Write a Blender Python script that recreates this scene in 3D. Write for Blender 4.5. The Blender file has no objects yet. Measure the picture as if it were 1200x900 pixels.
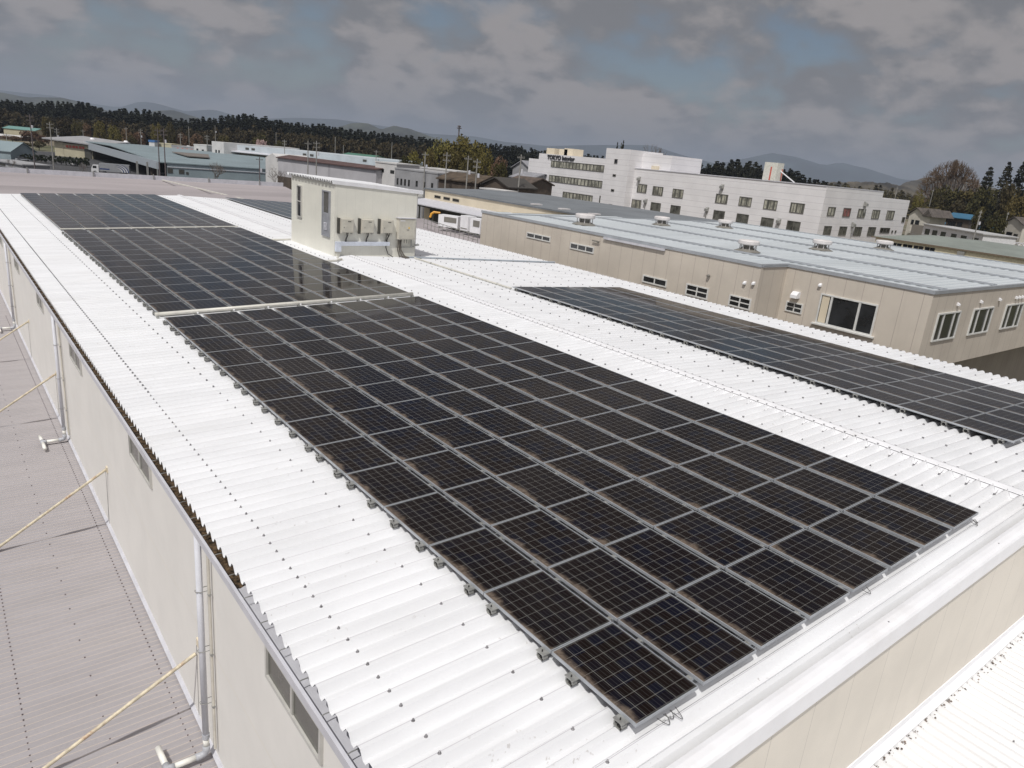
import bpy, math, random
import numpy as np
from mathutils import Vector, Matrix
random.seed(7); rng = np.random.default_rng(11)
C = bpy.context.scene
COL = C.collection
# ------------------------------------------------------------------ camera
F_PX = 848.68; RX, RY, RZ = -0.301485, 0.094896, -0.688305
CAM = np.array([-5.04407, -3.64321, 5.34176])
def _rot():
    cx, sx, cy, sy, cz, sz = math.cos(RX), math.sin(RX), math.cos(RY), math.sin(RY), math.cos(RZ), math.sin(RZ)
    fwd = np.array([-sz*cx, cz*cx, sx]); right = np.array([cz, sz, 0.]); up = np.cross(right, fwd)
    return cy*right+sy*up, -sy*right+cy*up, fwd
R_, U_, F_ = _rot()
cd = bpy.data.cameras.new('camera'); cam = bpy.data.objects.new('camera', cd); COL.objects.link(cam)
m = Matrix.Identity(4)
for i in range(3):
    m[i][0] = R_[i]; m[i][1] = U_[i]; m[i][2] = -F_[i]; m[i][3] = CAM[i]
cam.matrix_world = m
cd.sensor_width = 36; cd.lens = 36*F_PX/1200; cd.clip_start = .1; cd.clip_end = 60000
C.camera = cam
# ------------------------------------------------------------------ sky, sun, exposure
SUN = Vector((-.55, -.35, 1.0)).normalized()
w = bpy.data.worlds.new("World"); C.world = w; w.use_nodes = True
nt = w.node_tree; nt.nodes.clear(); N = nt.nodes.new; L = nt.links.new
def math_(nt, op, a, b=None, c=None, clamp=False):
    n = nt.nodes.new('ShaderNodeMath'); n.operation = op; n.use_clamp = clamp
    for i, v in enumerate((a, b, c)):
        if v is None: continue
        if isinstance(v, (int, float)): n.inputs[i].default_value = v
        else: nt.links.new(v, n.inputs[i])
    return n.outputs[0]
def mixc(nt, f, a, b):
    n = nt.nodes.new('ShaderNodeMix'); n.data_type = 'RGBA'
    if isinstance(f, (int, float)): n.inputs[0].default_value = f
    else: nt.links.new(f, n.inputs[0])
    for i, v in ((6, a), (7, b)):
        if isinstance(v, tuple): n.inputs[i].default_value = (*v, 1) if len(v) == 3 else v
        else: nt.links.new(v, n.inputs[i])
    return n.outputs[2]
def noise(nt, vec, scale, detail=4, rough=.5, dist=0):
    n = nt.nodes.new('ShaderNodeTexNoise'); n.inputs['Scale'].default_value = scale
    n.inputs['Detail'].default_value = detail; n.inputs['Roughness'].default_value = rough; n.inputs['Distortion'].default_value = dist
    if vec is not None: nt.links.new(vec, n.inputs['Vector'])
    return n.outputs['Fac']
def ramp(nt, f, lo, hi):
    n = nt.nodes.new('ShaderNodeMapRange'); n.interpolation_type = 'SMOOTHSTEP'
    n.inputs[1].default_value = lo; n.inputs[2].default_value = hi; nt.links.new(f, n.inputs[0]); return n.outputs[0]
sky = N('ShaderNodeTexSky'); sky.sky_type = 'NISHITA'; sky.sun_disc = False
sky.sun_elevation = math.asin(SUN.z); sky.sun_rotation = math.atan2(SUN.x, SUN.y)
sky.air_density = 1.0; sky.dust_density = 1.5
tc = N('ShaderNodeTexCoord'); sep = N('ShaderNodeSeparateXYZ'); L(tc.outputs['Generated'], sep.inputs[0])
# a cloud deck: project the direction on a flat layer, so the clouds get flatter towards the horizon
zc = math_(nt, 'ADD', math_(nt, 'MAXIMUM', sep.outputs[2], 0.0), 0.42)
cmb = N('ShaderNodeCombineXYZ'); L(math_(nt, 'DIVIDE', sep.outputs[0], zc), cmb.inputs[0]); L(math_(nt, 'DIVIDE', sep.outputs[1], zc), cmb.inputs[1])
cmb.inputs[2].default_value = 3.7
n1 = noise(nt, cmb.outputs[0], 4.4, 9, .54, .12); n2 = noise(nt, cmb.outputs[0], 7.0, 8, .55, .1); n3 = noise(nt, cmb.outputs[0], 2.2, 3, .5)
cover = ramp(nt, math_(nt, 'ADD', math_(nt, 'MULTIPLY', n1, .6), math_(nt, 'MULTIPLY', n3, .5)), .37, .53)
off = N('ShaderNodeVectorMath'); off.operation = 'ADD'; L(cmb.outputs[0], off.inputs[0]); off.inputs[1].default_value = (-.028, -.02, .07)
n1b = noise(nt, off.outputs[0], 4.4, 9, .54, .12)
edge = math_(nt, 'MULTIPLY', math_(nt, 'SUBTRACT', n1, n1b), 1.5)
lit = ramp(nt, math_(nt, 'ADD', edge, math_(nt, 'ADD', math_(nt, 'MULTIPLY', n2, .55), math_(nt, 'MULTIPLY', n3, .45))), .36, .66)
ccol = mixc(nt, lit, (2.45, 2.44, 2.54), (4.35, 4.02, 3.92))
gap = N('ShaderNodeVectorMath'); gap.operation = 'SCALE'; L(sky.outputs[0], gap.inputs[0]); gap.inputs['Scale'].default_value = .72
body = mixc(nt, cover, gap.outputs[0], ccol)
hz = ramp(nt, sep.outputs[2], .09, -.02)
body = mixc(nt, math_(nt, 'MULTIPLY', hz, .45), body, (2.45, 2.62, 2.85))
# clouds round the sun and overhead are brighter than the bank in the distance
dn = N('ShaderNodeVectorMath'); dn.operation = 'DOT_PRODUCT'; L(tc.outputs['Generated'], dn.inputs[0]); dn.inputs[1].default_value = tuple(SUN)
glow = ramp(nt, dn.outputs['Value'], .30, 1.0)
br = math_(nt, 'ADD', math_(nt, 'MULTIPLY', glow, 1.5), .88)
vs = N('ShaderNodeVectorMath'); vs.operation = 'SCALE'; L(body, vs.inputs[0]); L(br, vs.inputs['Scale'])
bg = N('ShaderNodeBackground'); L(vs.outputs[0], bg.inputs[0]); bg.inputs[1].default_value = .085
ow = N('ShaderNodeOutputWorld'); L(bg.outputs[0], ow.inputs[0])
sl = bpy.data.lights.new('sun', 'SUN'); sl.energy = 3.15; sl.angle = math.radians(.55); sl.color = (1, .975, .93)
so = bpy.data.objects.new('sun', sl); COL.objects.link(so); so.rotation_euler = SUN.to_track_quat('Z', 'Y').to_euler(); so.location = (-20, -20, 60)
C.view_settings.view_transform = 'Standard'; C.view_settings.look = 'None'; C.view_settings.gamma = 1
C.view_settings.exposure = .0; C.view_settings.use_curve_mapping = False
C.render.engine = 'CYCLES'; C.cycles.max_bounces = 6; C.cycles.volume_bounces = 0

# ------------------------------------------------------------------ helpers: where a feature of the photo stands on a known plane
def ray(px, py): return R_*(px-600)/F_PX - U_*(py-450)/F_PX + F_
def gz(px, py, z): d = ray(px, py); return CAM+d*(z-CAM[2])/d[2]
def gx(px, py, x): d = ray(px, py); return CAM+d*(x-CAM[0])/d[0]
def gy(px, py, y): d = ray(px, py); return CAM+d*(y-CAM[1])/d[1]
def gd(px, py, dist): return CAM+ray(px, py)*dist
G = -12.0
S1, S2, XR, H = .03204, .03705, 10.571, .1376     # roof slopes, ridge, panel top above the rib tops
XE, XE2 = -2.3665, 23.5
def rz(x): return (S1*x if x <= XR else S1*XR-S2*(x-XR))-H
def pz(x): return rz(x)+H

class MB:
    def __init__(s): s.v = []; s.f = []; s.uv = None
    def box(s, x0, x1, y0, y1, z0, z1):
        if x1 < x0: x0, x1 = x1, x0
        if y1 < y0: y0, y1 = y1, y0
        if z1 < z0: z0, z1 = z1, z0
        n = len(s.v); s.v += [(x, y, z) for z in (z0, z1) for y in (y0, y1) for x in (x0, x1)]
        s.f += [tuple(n+i for i in q) for q in ((0, 2, 3, 1), (4, 5, 7, 6), (0, 1, 5, 4), (2, 6, 7, 3), (0, 4, 6, 2), (1, 3, 7, 5))]; return s
    def quad(s, *p): n = len(s.v); s.v += [tuple(map(float, q)) for q in p]; s.f.append(tuple(range(n, n+len(p)))); return s
    def prism(s, poly, d):
        """closed prism: polygon (3D points) pushed along d"""
        n = len(s.v); k = len(poly); d = np.array(d, float)
        a = [np.array(q, float) for q in poly]
        s.v += [tuple(q) for q in a]+[tuple(q+d) for q in a]
        s.f.append(tuple(n+i for i in range(k))[::-1]); s.f.append(tuple(n+k+i for i in range(k)))
        for i in range(k): j = (i+1) % k; s.f.append((n+i, n+j, n+k+j, n+k+i))
        return s
    def strip(s, prof, axis, a, b):
        """sheet: a 2-D profile (u, z) run along axis"""
        for i in range(len(prof)-1):
            (u0, z0), (u1, z1) = prof[i], prof[i+1]
            if axis == 'x': s.quad((a, u0, z0), (b, u0, z0), (b, u1, z1), (a, u1, z1))
            else: s.quad((u0, a, z0), (u0, b, z0), (u1, b, z1), (u1, a, z1))
        return s
    def tube(s, pts, r, n=8, caps=True):
        pts = [Vector(p) for p in pts]; rs = r if isinstance(r, (list, tuple)) else [r]*len(pts)
        base = len(s.v); k = len(pts); up = None
        for i, p in enumerate(pts):
            t = (pts[min(i+1, k-1)]-pts[max(i-1, 0)]).normalized()
            if up is None: up = Vector((0, 0, 1)) if abs(t.z) < .9 else Vector((1, 0, 0))
            a = t.cross(up).normalized(); b = t.cross(a).normalized(); up = a.cross(t)
            for j in range(n):
                th = 2*math.pi*j/n; s.v.append(tuple(p+(a*math.cos(th)+b*math.sin(th))*rs[i]))
        for i in range(k-1):
            for j in range(n):
                j2 = (j+1) % n; s.f.append((base+i*n+j, base+i*n+j2, base+(i+1)*n+j2, base+(i+1)*n+j))
        if caps: s.f.append(tuple(base+j for j in range(n))[::-1]); s.f.append(tuple(base+(k-1)*n+j for j in range(n)))
        return s
    def cyl(s, c, r, h, n=16, r2=None): 
        r2 = r if r2 is None else r2
        return s.tube([c, (c[0], c[1], c[2]+h)], [r, r2], n)
    def lathe(s, c, prof, n=24):
        base = len(s.v); k = len(prof)
        for r, z in prof:
            for j in range(n): th = 2*math.pi*j/n; s.v.append((c[0]+r*math.cos(th), c[1]+r*math.sin(th), c[2]+z))
        for i in range(k-1):
            for j in range(n): j2 = (j+1) % n; s.f.append((base+i*n+j, base+i*n+j2, base+(i+1)*n+j2, base+(i+1)*n+j))
        s.f.append(tuple(base+j for j in range(n))[::-1]); s.f.append(tuple(base+(k-1)*n+j for j in range(n))); return s

ORG = {}
def mk(name, v, f, mat, org=(0, 0, 0), smooth=False, uv=None):
    me = bpy.data.meshes.new(name)
    v = np.asarray(v, float)-np.asarray(org, float)
    me.from_pydata(v.tolist(), [], f); me.materials.append(mat)
    if smooth: me.polygons.foreach_set('use_smooth', [True]*len(me.polygons))
    if uv is not None:
        l = me.uv_layers.new(name='UV'); l.data.foreach_set('uv', np.asarray(uv, float).ravel())
    o = bpy.data.objects.new(name, me); COL.objects.link(o); return o
def tag(o, label=None, cat=None, group=None, kind=None):
    for k, val in (('label', label), ('category', cat), ('group', group), ('kind', kind)):
        if val: o[k] = val
    return o
def thing(name, label, cat, loc=(0, 0, 0), group=None, kind=None):
    o = bpy.data.objects.new(name, None); COL.objects.link(o); o.location = loc; o.empty_display_size = .3
    ORG[o] = np.array(loc, float); return tag(o, label, cat, group, kind)
def part(name, mb, mat, parent, label=None, smooth=False, kind=None):
    """mesh given in world coordinates, stored relative to its thing"""
    org = ORG[parent]; o = mk(name, mb.v, mb.f, mat, org, smooth); o.parent = parent; ORG[o] = org; return tag(o, label, kind=kind)
def solo(name, mb, mat, label, cat, group=None, kind=None, smooth=False, org=None):
    v = np.array(mb.v); o_ = np.array([v[:, 0].mean(), v[:, 1].mean(), v[:, 2].min()]) if org is None else np.array(org, float)
    o = mk(name, mb.v, mb.f, mat, o_, smooth); o.location = o_; ORG[o] = o_; return tag(o, label, cat, group, kind)
def clone(root, loc, label=None, group=None, rz_=None, sc=None):
    r = root.copy(); COL.objects.link(r); r.location = loc
    if rz_ is not None: r.rotation_euler = (0, 0, rz_)
    if sc is not None: r.scale = (sc if isinstance(sc, tuple) else (sc, sc, sc))
    if label: r['label'] = label
    if group: r['group'] = group
    for ch in list(root.children):
        c = ch.copy(); COL.objects.link(c); c.parent = r
        for g in ch.children: d = g.copy(); COL.objects.link(d); d.parent = c
    return r

# ------------------------------------------------------------------ materials
def mat(name, col, rough=.6, metal=0, var=.06, scale=3., bump=0, stain=None, stain_amt=.3, spec=.5, stretch=(1, 1, 1), vert_streak=0, lines=None, specks=0):
    """painted / mineral surface: base colour with soft dirt variation; lines=(axis, pitch, width, colour) adds panel joints"""
    M = bpy.data.materials.new(name); M.use_nodes = True; t = M.node_tree; t.nodes.clear()
    b = t.nodes.new('ShaderNodeBsdfPrincipled'); o = t.nodes.new('ShaderNodeOutputMaterial'); t.links.new(b.outputs[0], o.inputs[0])
    g = t.nodes.new('ShaderNodeNewGeometry'); pos = g.outputs['Position']
    mp = t.nodes.new('ShaderNodeMapping'); t.links.new(pos, mp.inputs[0]); mp.inputs['Scale'].default_value = stretch
    n = noise(t, mp.outputs[0], scale, 6, .6)
    lo = tuple(max(0, c*(1-var*2.2)) for c in col); hi = tuple(min(1, c*(1+var)) for c in col)
    c = mixc(t, ramp(t, n, .3, .7), lo, hi)
    if stain:
        s = ramp(t, noise(t, mp.outputs[0], scale*.35, 8, .68, .4), .50, .78)
        c = mixc(t, math_(t, 'MULTIPLY', s, stain_amt), c, stain)
    if vert_streak:
        mp2 = t.nodes.new('ShaderNodeMapping'); t.links.new(pos, mp2.inputs[0]); mp2.inputs['Scale'].default_value = (3.2, 3.2, .14)
        s2 = ramp(t, noise(t, mp2.outputs[0], 1.1, 5, .6), .52, .80)
        c = mixc(t, math_(t, 'MULTIPLY', s2, vert_streak), c, tuple(x*.55 for x in col))
    if specks:
        s3 = ramp(t, noise(t, pos, 14, 3, .5), .66, .72); c = mixc(t, math_(t, 'MULTIPLY', math_(t, 'MULTIPLY', s3, ramp(t, noise(t, pos, .9, 3, .5), .5, .62)), specks), c, (.38, .35, .32))
    if lines:
        sp = t.nodes.new('ShaderNodeSeparateXYZ'); t.links.new(pos, sp.inputs[0])
        for (ax, pitch, wd, lc, off) in lines:
            fr = math_(t, 'FRACT', math_(t, 'DIVIDE', math_(t, 'ADD', sp.outputs['xyz'.index(ax)], off+1000*pitch), pitch))
            c = mixc(t, math_(t, 'LESS_THAN', fr, wd/pitch), c, lc)
    t.links.new(c, b.inputs['Base Color'])
    b.inputs['Roughness'].default_value = rough; b.inputs['Metallic'].default_value = metal; b.inputs['Specular IOR Level'].default_value = spec
    if bump:
        bp_ = t.nodes.new('ShaderNodeBump'); bp_.inputs['Strength'].default_value = bump; bp_.inputs['Distance'].default_value = .02
        t.links.new(noise(t, mp.outputs[0], scale*6, 6, .6), bp_.inputs['Height']); t.links.new(bp_.outputs[0], b.inputs['Normal'])
    return M
def glass(name, col=(.02, .022, .025), rough=.06):
    M = mat(name, col, rough, 0, .3, .8, spec=.6); return M
def leaf(name, c1, c2, c3=None, scale=.35):
    M = bpy.data.materials.new(name); M.use_nodes = True; t = M.node_tree; b = t.nodes['Principled BSDF']
    g = t.nodes.new('ShaderNodeNewGeometry'); oi = t.nodes.new('ShaderNodeObjectInfo')
    a = noise(t, g.outputs['Position'], scale, 5, .7); c = mixc(t, ramp(t, a, .35, .65), c1, c2)
    wn = t.nodes.new('ShaderNodeTexWhiteNoise'); t.links.new(g.outputs['Position'], wn.inputs['Vector'])
    if c3: c = mixc(t, math_(t, 'MULTIPLY', oi.outputs['Random'], .8), c, c3)
    hs = t.nodes.new('ShaderNodeHueSaturation'); t.links.new(c, hs.inputs['Color']); t.links.new(math_(t, 'ADD', math_(t, 'MULTIPLY', oi.outputs['Random'], .5), .75), hs.inputs['Value'])
    t.links.new(hs.outputs[0], b.inputs['Base Color']); b.inputs['Roughness'].default_value = .75; b.inputs['Specular IOR Level'].default_value = .25
    return M
white_roof = mat('white_roof_paint', (.765, .77, .785), .45, 0, .03, 1.3, stain=(.60, .59, .57), stain_amt=.34, stretch=(.35, 1.5, 1), specks=.5,
                 lines=[('y', .5, .007, (.52, .50, .53), .07)])
white_trim = mat('white_trim_paint', (.80, .80, .82), .40, 0, .03, 2., stain=(.60, .57, .52), stain_amt=.3)
grey_trim = mat('pale_grey_trim', (.56, .56, .60), .5, 0, .05, 2.)
wall_left = mat('cream_wall_panel', (.745, .725, .69), .65, 0, .02, .8, stain=(.55, .53, .48), stain_amt=.12, vert_streak=.05, lines=[('z', 3.05, .012, (.70, .66, .56), .35)])
wall_gable = mat('beige_wall_panel', (.80, .745, .655), .65, 0, .03, .7, vert_streak=.07, lines=[('x', .91, .008, (.50, .46, .40), .2)])
shed_wall = mat('shed_cream_panel', (.76, .745, .665), .55, 0, .025, 1., lines=[('x', .45, .006, (.58, .57, .50), 0), ('y', .45, .006, (.6, .6, .52), 0)])
annex_roof = mat('mauve_grey_roof_paint', (.345, .325, .335), .6, 0, .035, 1.2, stain=(.40, .37, .35), stain_amt=.25, stretch=(.35, 2, 1), lines=[('y', .168, .016, (.50, .43, .37), 9-.063)])
lower_white = mat('lower_white_roof_paint', (.74, .74, .745), .45, 0, .03, 1.3, stain=(.6, .57, .52), stain_amt=.25, stretch=(2, .4, 1))
pink_roof = mat('pinkish_grey_roof_paint', (.36, .325, .33), .55, 0, .10, .12, stain=(.30, .27, .28), stain_amt=.6, stretch=(.15, 1.6, 1))
alu = mat('aluminium_frame', (.42, .44, .465), .38, .25, .05, 4.)
alu_dull = mat('galvanised_steel', (.40, .40, .38), .45, .5, .12, 9., stain=(.24, .21, .17), stain_amt=.4)
rubber = mat('dark_rubber', (.03, .03, .03), .7)
cable_m = mat('black_cable_sheath', (.035, .033, .032), .5)
bolt_m = mat('bolt_cap', (.30, .29, .30), .45, .4, .2, 20)
bolt_d = mat('rusty_bolt_cap', (.12, .09, .09), .6, .2, .2, 20)
pvc = mat('white_pvc_pipe', (.66, .67, .72), .38, 0, .03, 2)
pvc_j = mat('grey_pvc_joint', (.44, .45, .48), .45)
pole_m = mat('cream_rusty_pole', (.62, .55, .41), .6, .1, .12, 9., stain=(.30, .10, .03), stain_amt=1.0)
duct_m = mat('beige_duct', (.60, .585, .53), .5, .1, .06, 5)
debris = mat('brown_gutter_debris', (.10, .065, .035), .95, 0, .6, 16., bump=.8)
pane_m = glass('dark_window_glass'); pane_l = glass('grey_window_glass', (.12, .12, .105), .12)
frost = mat('frosted_window_glass', (.10, .098, .085), .22, 0, .1, 2, spec=.6)
sash = mat('window_sash_paint', (.52, .51, .48), .45); sash_w = mat('white_window_sash', (.66, .66, .64), .45)
box_m = mat('inverter_enclosure_paint', (.58, .55, .48), .45, 0, .03, 2)
dark_m = mat('dark_parts_and_shade', (.06, .058, .05), .6)  # dark fittings, and sheets that stand in for shade in openings
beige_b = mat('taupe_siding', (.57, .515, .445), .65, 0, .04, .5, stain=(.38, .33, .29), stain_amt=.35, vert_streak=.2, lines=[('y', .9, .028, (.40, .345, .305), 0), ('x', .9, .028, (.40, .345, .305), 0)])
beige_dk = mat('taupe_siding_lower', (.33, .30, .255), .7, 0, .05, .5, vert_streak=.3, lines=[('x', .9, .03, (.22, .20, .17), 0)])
blue_roof = mat('pale_blue_roof', (.54, .575, .595), .45, 0, .05, .35, stain=(.40, .45, .48), stain_amt=.35, stretch=(.3, 1.5, 1), lines=[('y', .5, .06, (.38, .43, .47), 0)])
blue_seam = mat('grey_roof_flashing', (.33, .35, .375), .5, 0, .06, 1)
vent_m = mat('ventilator_paint', (.66, .63, .62), .45, 0, .06, 2); vent_d = mat('ventilator_neck', (.20, .19, .17), .6)
cream_b = mat('cream_siding', (.68, .60, .46), .65, 0, .04, .4, vert_streak=.08)
grey_roof = mat('slate_grey_roof', (.17, .185, .20), .55, 0, .08, .2)
off_wall = mat('white_office_tile', (.76, .745, .75), .5, 0, .03, .3, vert_streak=.05, lines=[('z', 1.2, .06, (.54, .52, .535), 0)])
off_glass = mat('curtained_glass', (.42, .41, .34), .25, 0, .3, .6, spec=.5, lines=[('y', 1.25, .36, (.10, .10, .085), 0), ('x', 1.05, .30, (.10, .10, .085), 0)])
off_frame = mat('bronze_window_frame', (.13, .125, .11), .5)
letter_m = mat('dark_sign_lettering', (.05, .05, .055), .4)
red_m = mat('faded_red_sign_paint', (.50, .10, .07), .5); orange_m = mat('orange_machine_paint', (.72, .34, .03), .5)
asphalt = mat('asphalt', (.055, .055, .058), .9, 0, .15, .3)
bark = mat('bark', (.10, .08, .06), .9, 0, .2, 3); bark_g = mat('grey_bark', (.17, .14, .12), .9, 0, .2, 3)
lf_dark = leaf('dark_conifer_needles', (.006, .010, .005), (.014, .017, .008), (.020, .017, .007))
lf_wood = leaf('brown_wood_foliage', (.030, .026, .011), (.070, .048, .022), (.055, .048, .018))
lf_yel = leaf('yellow_green_leaves', (.085, .075, .018), (.19, .15, .04), (.12, .11, .03), .5)
lf_olive = leaf('olive_leaves', (.032, .036, .010), (.082, .072, .020), (.075, .055, .018), .5)
lf_red = leaf('reddish_bud_foliage', (.10, .055, .035), (.19, .11, .075), (.12, .085, .045), .5)
lf_pink = leaf('pale_pink_blossom', (.33, .23, .22), (.46, .34, .32), None, .6)
lf_hedge = leaf('hedge_leaves', (.014, .020, .010), (.035, .04, .016), None, 1)
twig = mat('brown_twigs', (.13, .085, .05), .9, 0, .2, 2)
concrete = mat('concrete_pole', (.29, .28, .26), .8, 0, .1, 1); pole_dk = mat('dark_steel_pole', (.13, .11, .11), .6)

# ------------------------------------------------------------------ ground, hills
def ground():
    M = bpy.data.materials.new('ground_cover'); M.use_nodes = True; t = M.node_tree; b = t.nodes['Principled BSDF']; b.inputs['Roughness'].default_value = .95
    g = t.nodes.new('ShaderNodeNewGeometry'); a = noise(t, g.outputs['Position'], .012, 8, .65); c = noise(t, g.outputs['Position'], .08, 6, .6)
    col = mixc(t, ramp(t, a, .42, .58), (.17, .135, .095), (.10, .10, .05)); col = mixc(t, ramp(t, c, .5, .7), col, (.20, .18, .155))
    t.links.new(col, b.inputs['Base Color'])
    mb = MB(); e = 16000.; xs = [-e, -2000, -300, 0, 300, 2000, e]
    for i in range(6):
        for j in range(6): mb.quad((xs[i], xs[j], G), (xs[i+1], xs[j], G), (xs[i+1], xs[j+1], G), (xs[i], xs[j+1], G))
    tag(mk('ground', mb.v, mb.f, M), kind='structure')
ground()
mb = MB(); mb.quad((5, 118, G+.004), (140, 118, G+.004), (175, 420, G+.004), (10, 420, G+.004)); o = mk('yard', mb.v, mb.f, asphalt); tag(o, kind='structure')
mb = MB(); mb.quad((60, 30, G+.008), (240, 0, G+.008), (240, 12, G+.008), (60, 46, G+.008)); o = mk('road', mb.v, mb.f, asphalt); tag(o, kind='structure')

def ridge_line(name, pts, dist, depth, mt, seed, base=-12, jag=.10):
    """a range of hills: crest through the given sightlines at a real distance, slopes falling to both sides"""
    r = np.random.default_rng(seed); P = []
    xs = np.array([p_[0] for p_ in pts], float); ys = np.array([p_[1] for p_ in pts], float)
    n = 160; cols = np.linspace(xs[0], xs[-1], n); py = np.interp(cols, xs, ys)
    nz = np.zeros(n)
    for k, amp in ((4, .5), (9, .45), (21, .3), (47, .18)):
        ph = r.uniform(0, 6.28); nz += amp*np.sin(np.linspace(0, k*6.28, n)+ph)*r.uniform(.6, 1.2)
    v = []; f = []; rows = 15
    for i in range(n):
        c = gd(cols[i], py[i], dist); hgt = c[2]-base; c = np.array([c[0], c[1]]); 
        d = c-CAM[:2]; d /= np.linalg.norm(d)
        for j in range(rows):
            u = (j-rows//2)/(rows//2); prof = (1-abs(u)**1.25)
            wob = 1+jag*nz[i]*(.4+.6*abs(u))+jag*.9*math.sin(i*.31+j*1.9+seed)*abs(u)
            q = c+d*u*depth*(1+.3*math.sin(i*.17+seed))
            v.append((q[0], q[1], base+max(0, hgt*prof*wob)-(2 if abs(u) == 1 else 0)))
    for i in range(n-1):
        for j in range(rows-1):
            a = i*rows+j; f.append((a, a+rows, a+rows+1, a+1))
    o = mk(name, v, f, mt, smooth=True); tag(o, kind='structure'); return o
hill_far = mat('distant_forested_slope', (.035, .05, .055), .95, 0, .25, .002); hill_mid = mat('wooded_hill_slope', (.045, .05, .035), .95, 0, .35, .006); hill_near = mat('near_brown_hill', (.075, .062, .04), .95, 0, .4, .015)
ridge_line('mountain_range', [(-160, 92), (-60, 98), (0, 106), (60, 112), (110, 122), (140, 126), (165, 118), (185, 121), (215, 130), (250, 128), (290, 140), (350, 138), (395, 140), (450, 148), (500, 156), (560, 160), (590, 166), (640, 171), (690, 170), (735, 170), (765, 171), (800, 182), (840, 192), (870, 186), (905, 179), (935, 184), (965, 194), (985, 190), (1015, 197), (1055, 210), (1100, 214), (1180, 224), (1300, 236)], 9500, 900, hill_far, 5, jag=.05)
ridge_line('low_hills', [(-120, 100), (-60, 103), (0, 108), (35, 114), (70, 115), (95, 119), (112, 125), (150, 138), (182, 129), (205, 130), (232, 138), (262, 150), (330, 160), (385, 152), (410, 145), (432, 145), (447, 152), (462, 146), (478, 150), (505, 160), (540, 172)], 4200, 450, hill_mid, 3)
ridge_line('brown_hill', [(1010, 232), (1040, 226), (1062, 214), (1080, 209), (1098, 206), (1130, 208), (1180, 226), (1240, 250)], 2300, 260, hill_near, 8)
ridge_line('wooded_rise', [(900, 216), (960, 214), (1000, 213), (1040, 214), (1062, 219), (1090, 232)], 1500, 130, hill_near, 9)

# ------------------------------------------------------------------ windows
def window(parent, face, c, a0, a1, z0, z1, mull=1, hbars=0, fm=None, gm=None, fr=.05, deep=.05, side=-1, label=None, name='window'):
    """face 'x': lies on plane x=c, spans y a0..a1; face 'y': plane y=c, spans x a0..a1; side = outward sign"""
    fm = fm or sash; gm = gm or pane_m
    if a1 < a0: a0, a1 = a1, a0
    if z1 < z0: z0, z1 = z1, z0
    out = c+side*deep; inn = c-side*.02
    def bx(mb, u0, u1, w0, w1, o=out, i=inn):
        if face == 'x': mb.box(i, o, u0, u1, w0, w1)
        else: mb.box(u0, u1, i, o, w0, w1)
    f = MB(); bx(f, a0, a0+fr, z0, z1); bx(f, a1-fr, a1, z0, z1); bx(f, a0+fr, a1-fr, z0, z0+fr); bx(f, a0+fr, a1-fr, z1-fr, z1)
    for k in range(1, mull): u = a0+(a1-a0)*k/mull; bx(f, u-fr*.5, u+fr*.5, z0+fr, z1-fr, c+side*deep*.85)
    for k in range(1, hbars+1): z = z0+(z1-z0)*k/(hbars+1); bx(f, a0+fr, a1-fr, z-fr*.4, z+fr*.4, c+side*deep*.7)
    wf = part(name, f, fm, parent, label)
    g = MB(); bx(g, a0+fr*.5, a1-fr*.5, z0+fr*.5, z1-fr*.5, c+side*deep*.3, c-side*.015); part('pane', g, gm, wf)
    return wf

# ------------------------------------------------------------------ the factory whose roof carries the panels
Y0, Y1 = -.60, 58.45
PITCH = .2497; RIB0 = 3.912
def rib_profile(y0, y1, pitch=PITCH, c=RIB0, top=.062, pan=.055, depth=.088):
    k0 = math.ceil((y0-c+pitch/2)/pitch); k1 = math.floor((y1-c-pitch/2)/pitch); P = []
    for k in range(k0, k1+1):
        y = c+k*pitch; s = (pitch-top-pan)/2
        P += [(y-top/2-s, -depth), (y-top/2, 0), (y-.008, .001), (y+.008, .001), (y+top/2, 0), (y+top/2+s, -depth)]
    return P
fac = thing('factory_building', 'long cream factory with a bright white ribbed roof under the solar panels', 'factory', (10, 29, G))
prof = rib_profile(Y0, Y1)
def roof_sheet():
    v = []; f = []
    xs = [XE, XR-.04, XR+.04, XE2]
    for x in xs:
        for (y, z) in prof: v.append((x, y, rz(x)+z))
    k = len(prof)
    for a in (0, 2):
        for i in range(k-1): f.append((a*k+i, (a+1)*k+i, (a+1)*k+i+1, a*k+i+1))
    m_ = MB(); m_.v = v; m_.f = f; return m_
roof = part('roof', roof_sheet(), white_roof, fac)
# bolts: small caps on the rib crowns, in lines over the purlins
def bolt_at(mb, x, y, s=1.0):
    z = rz(x); c = (x, y, z-.004); mb.lathe(c, [(.021*s, 0), (.021*s, .008), (.011*s, .012), (.011*s, .032), (.004*s, .036)], 7)
bolts = []
def brow(x, step, off=0, y0=-.2, y1=58):
    k0 = math.ceil((y0-RIB0)/PITCH)
    for k in range(k0, int((y1-RIB0)/PITCH)):
        if (k+off) % step == 0: bolts.append((x, RIB0+k*PITCH))
brow(-1.76, 1); brow(-.473, 2)
for x in (9.13,): brow(x, 2, 1)
for x in (12.07, 13.3): brow(x, 2)
for x in (10.43, 10.71): brow(x, 1)
for x in (20.9, 22.1, 23.2): brow(x, 2)
for x in (14.9, 16.3, 17.7, 19.1): brow(x, 2, 1, 20.3, 58)
bolts = [b for b in bolts if not (9.7 < b[0] < 14.6 and 28.3 < b[1] < 33.8)]
bolts.sort(key=lambda b: math.dist(b, CAM[:2]))
BP = MB(); bolt_at(BP, 0, 0); b0 = None
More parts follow.
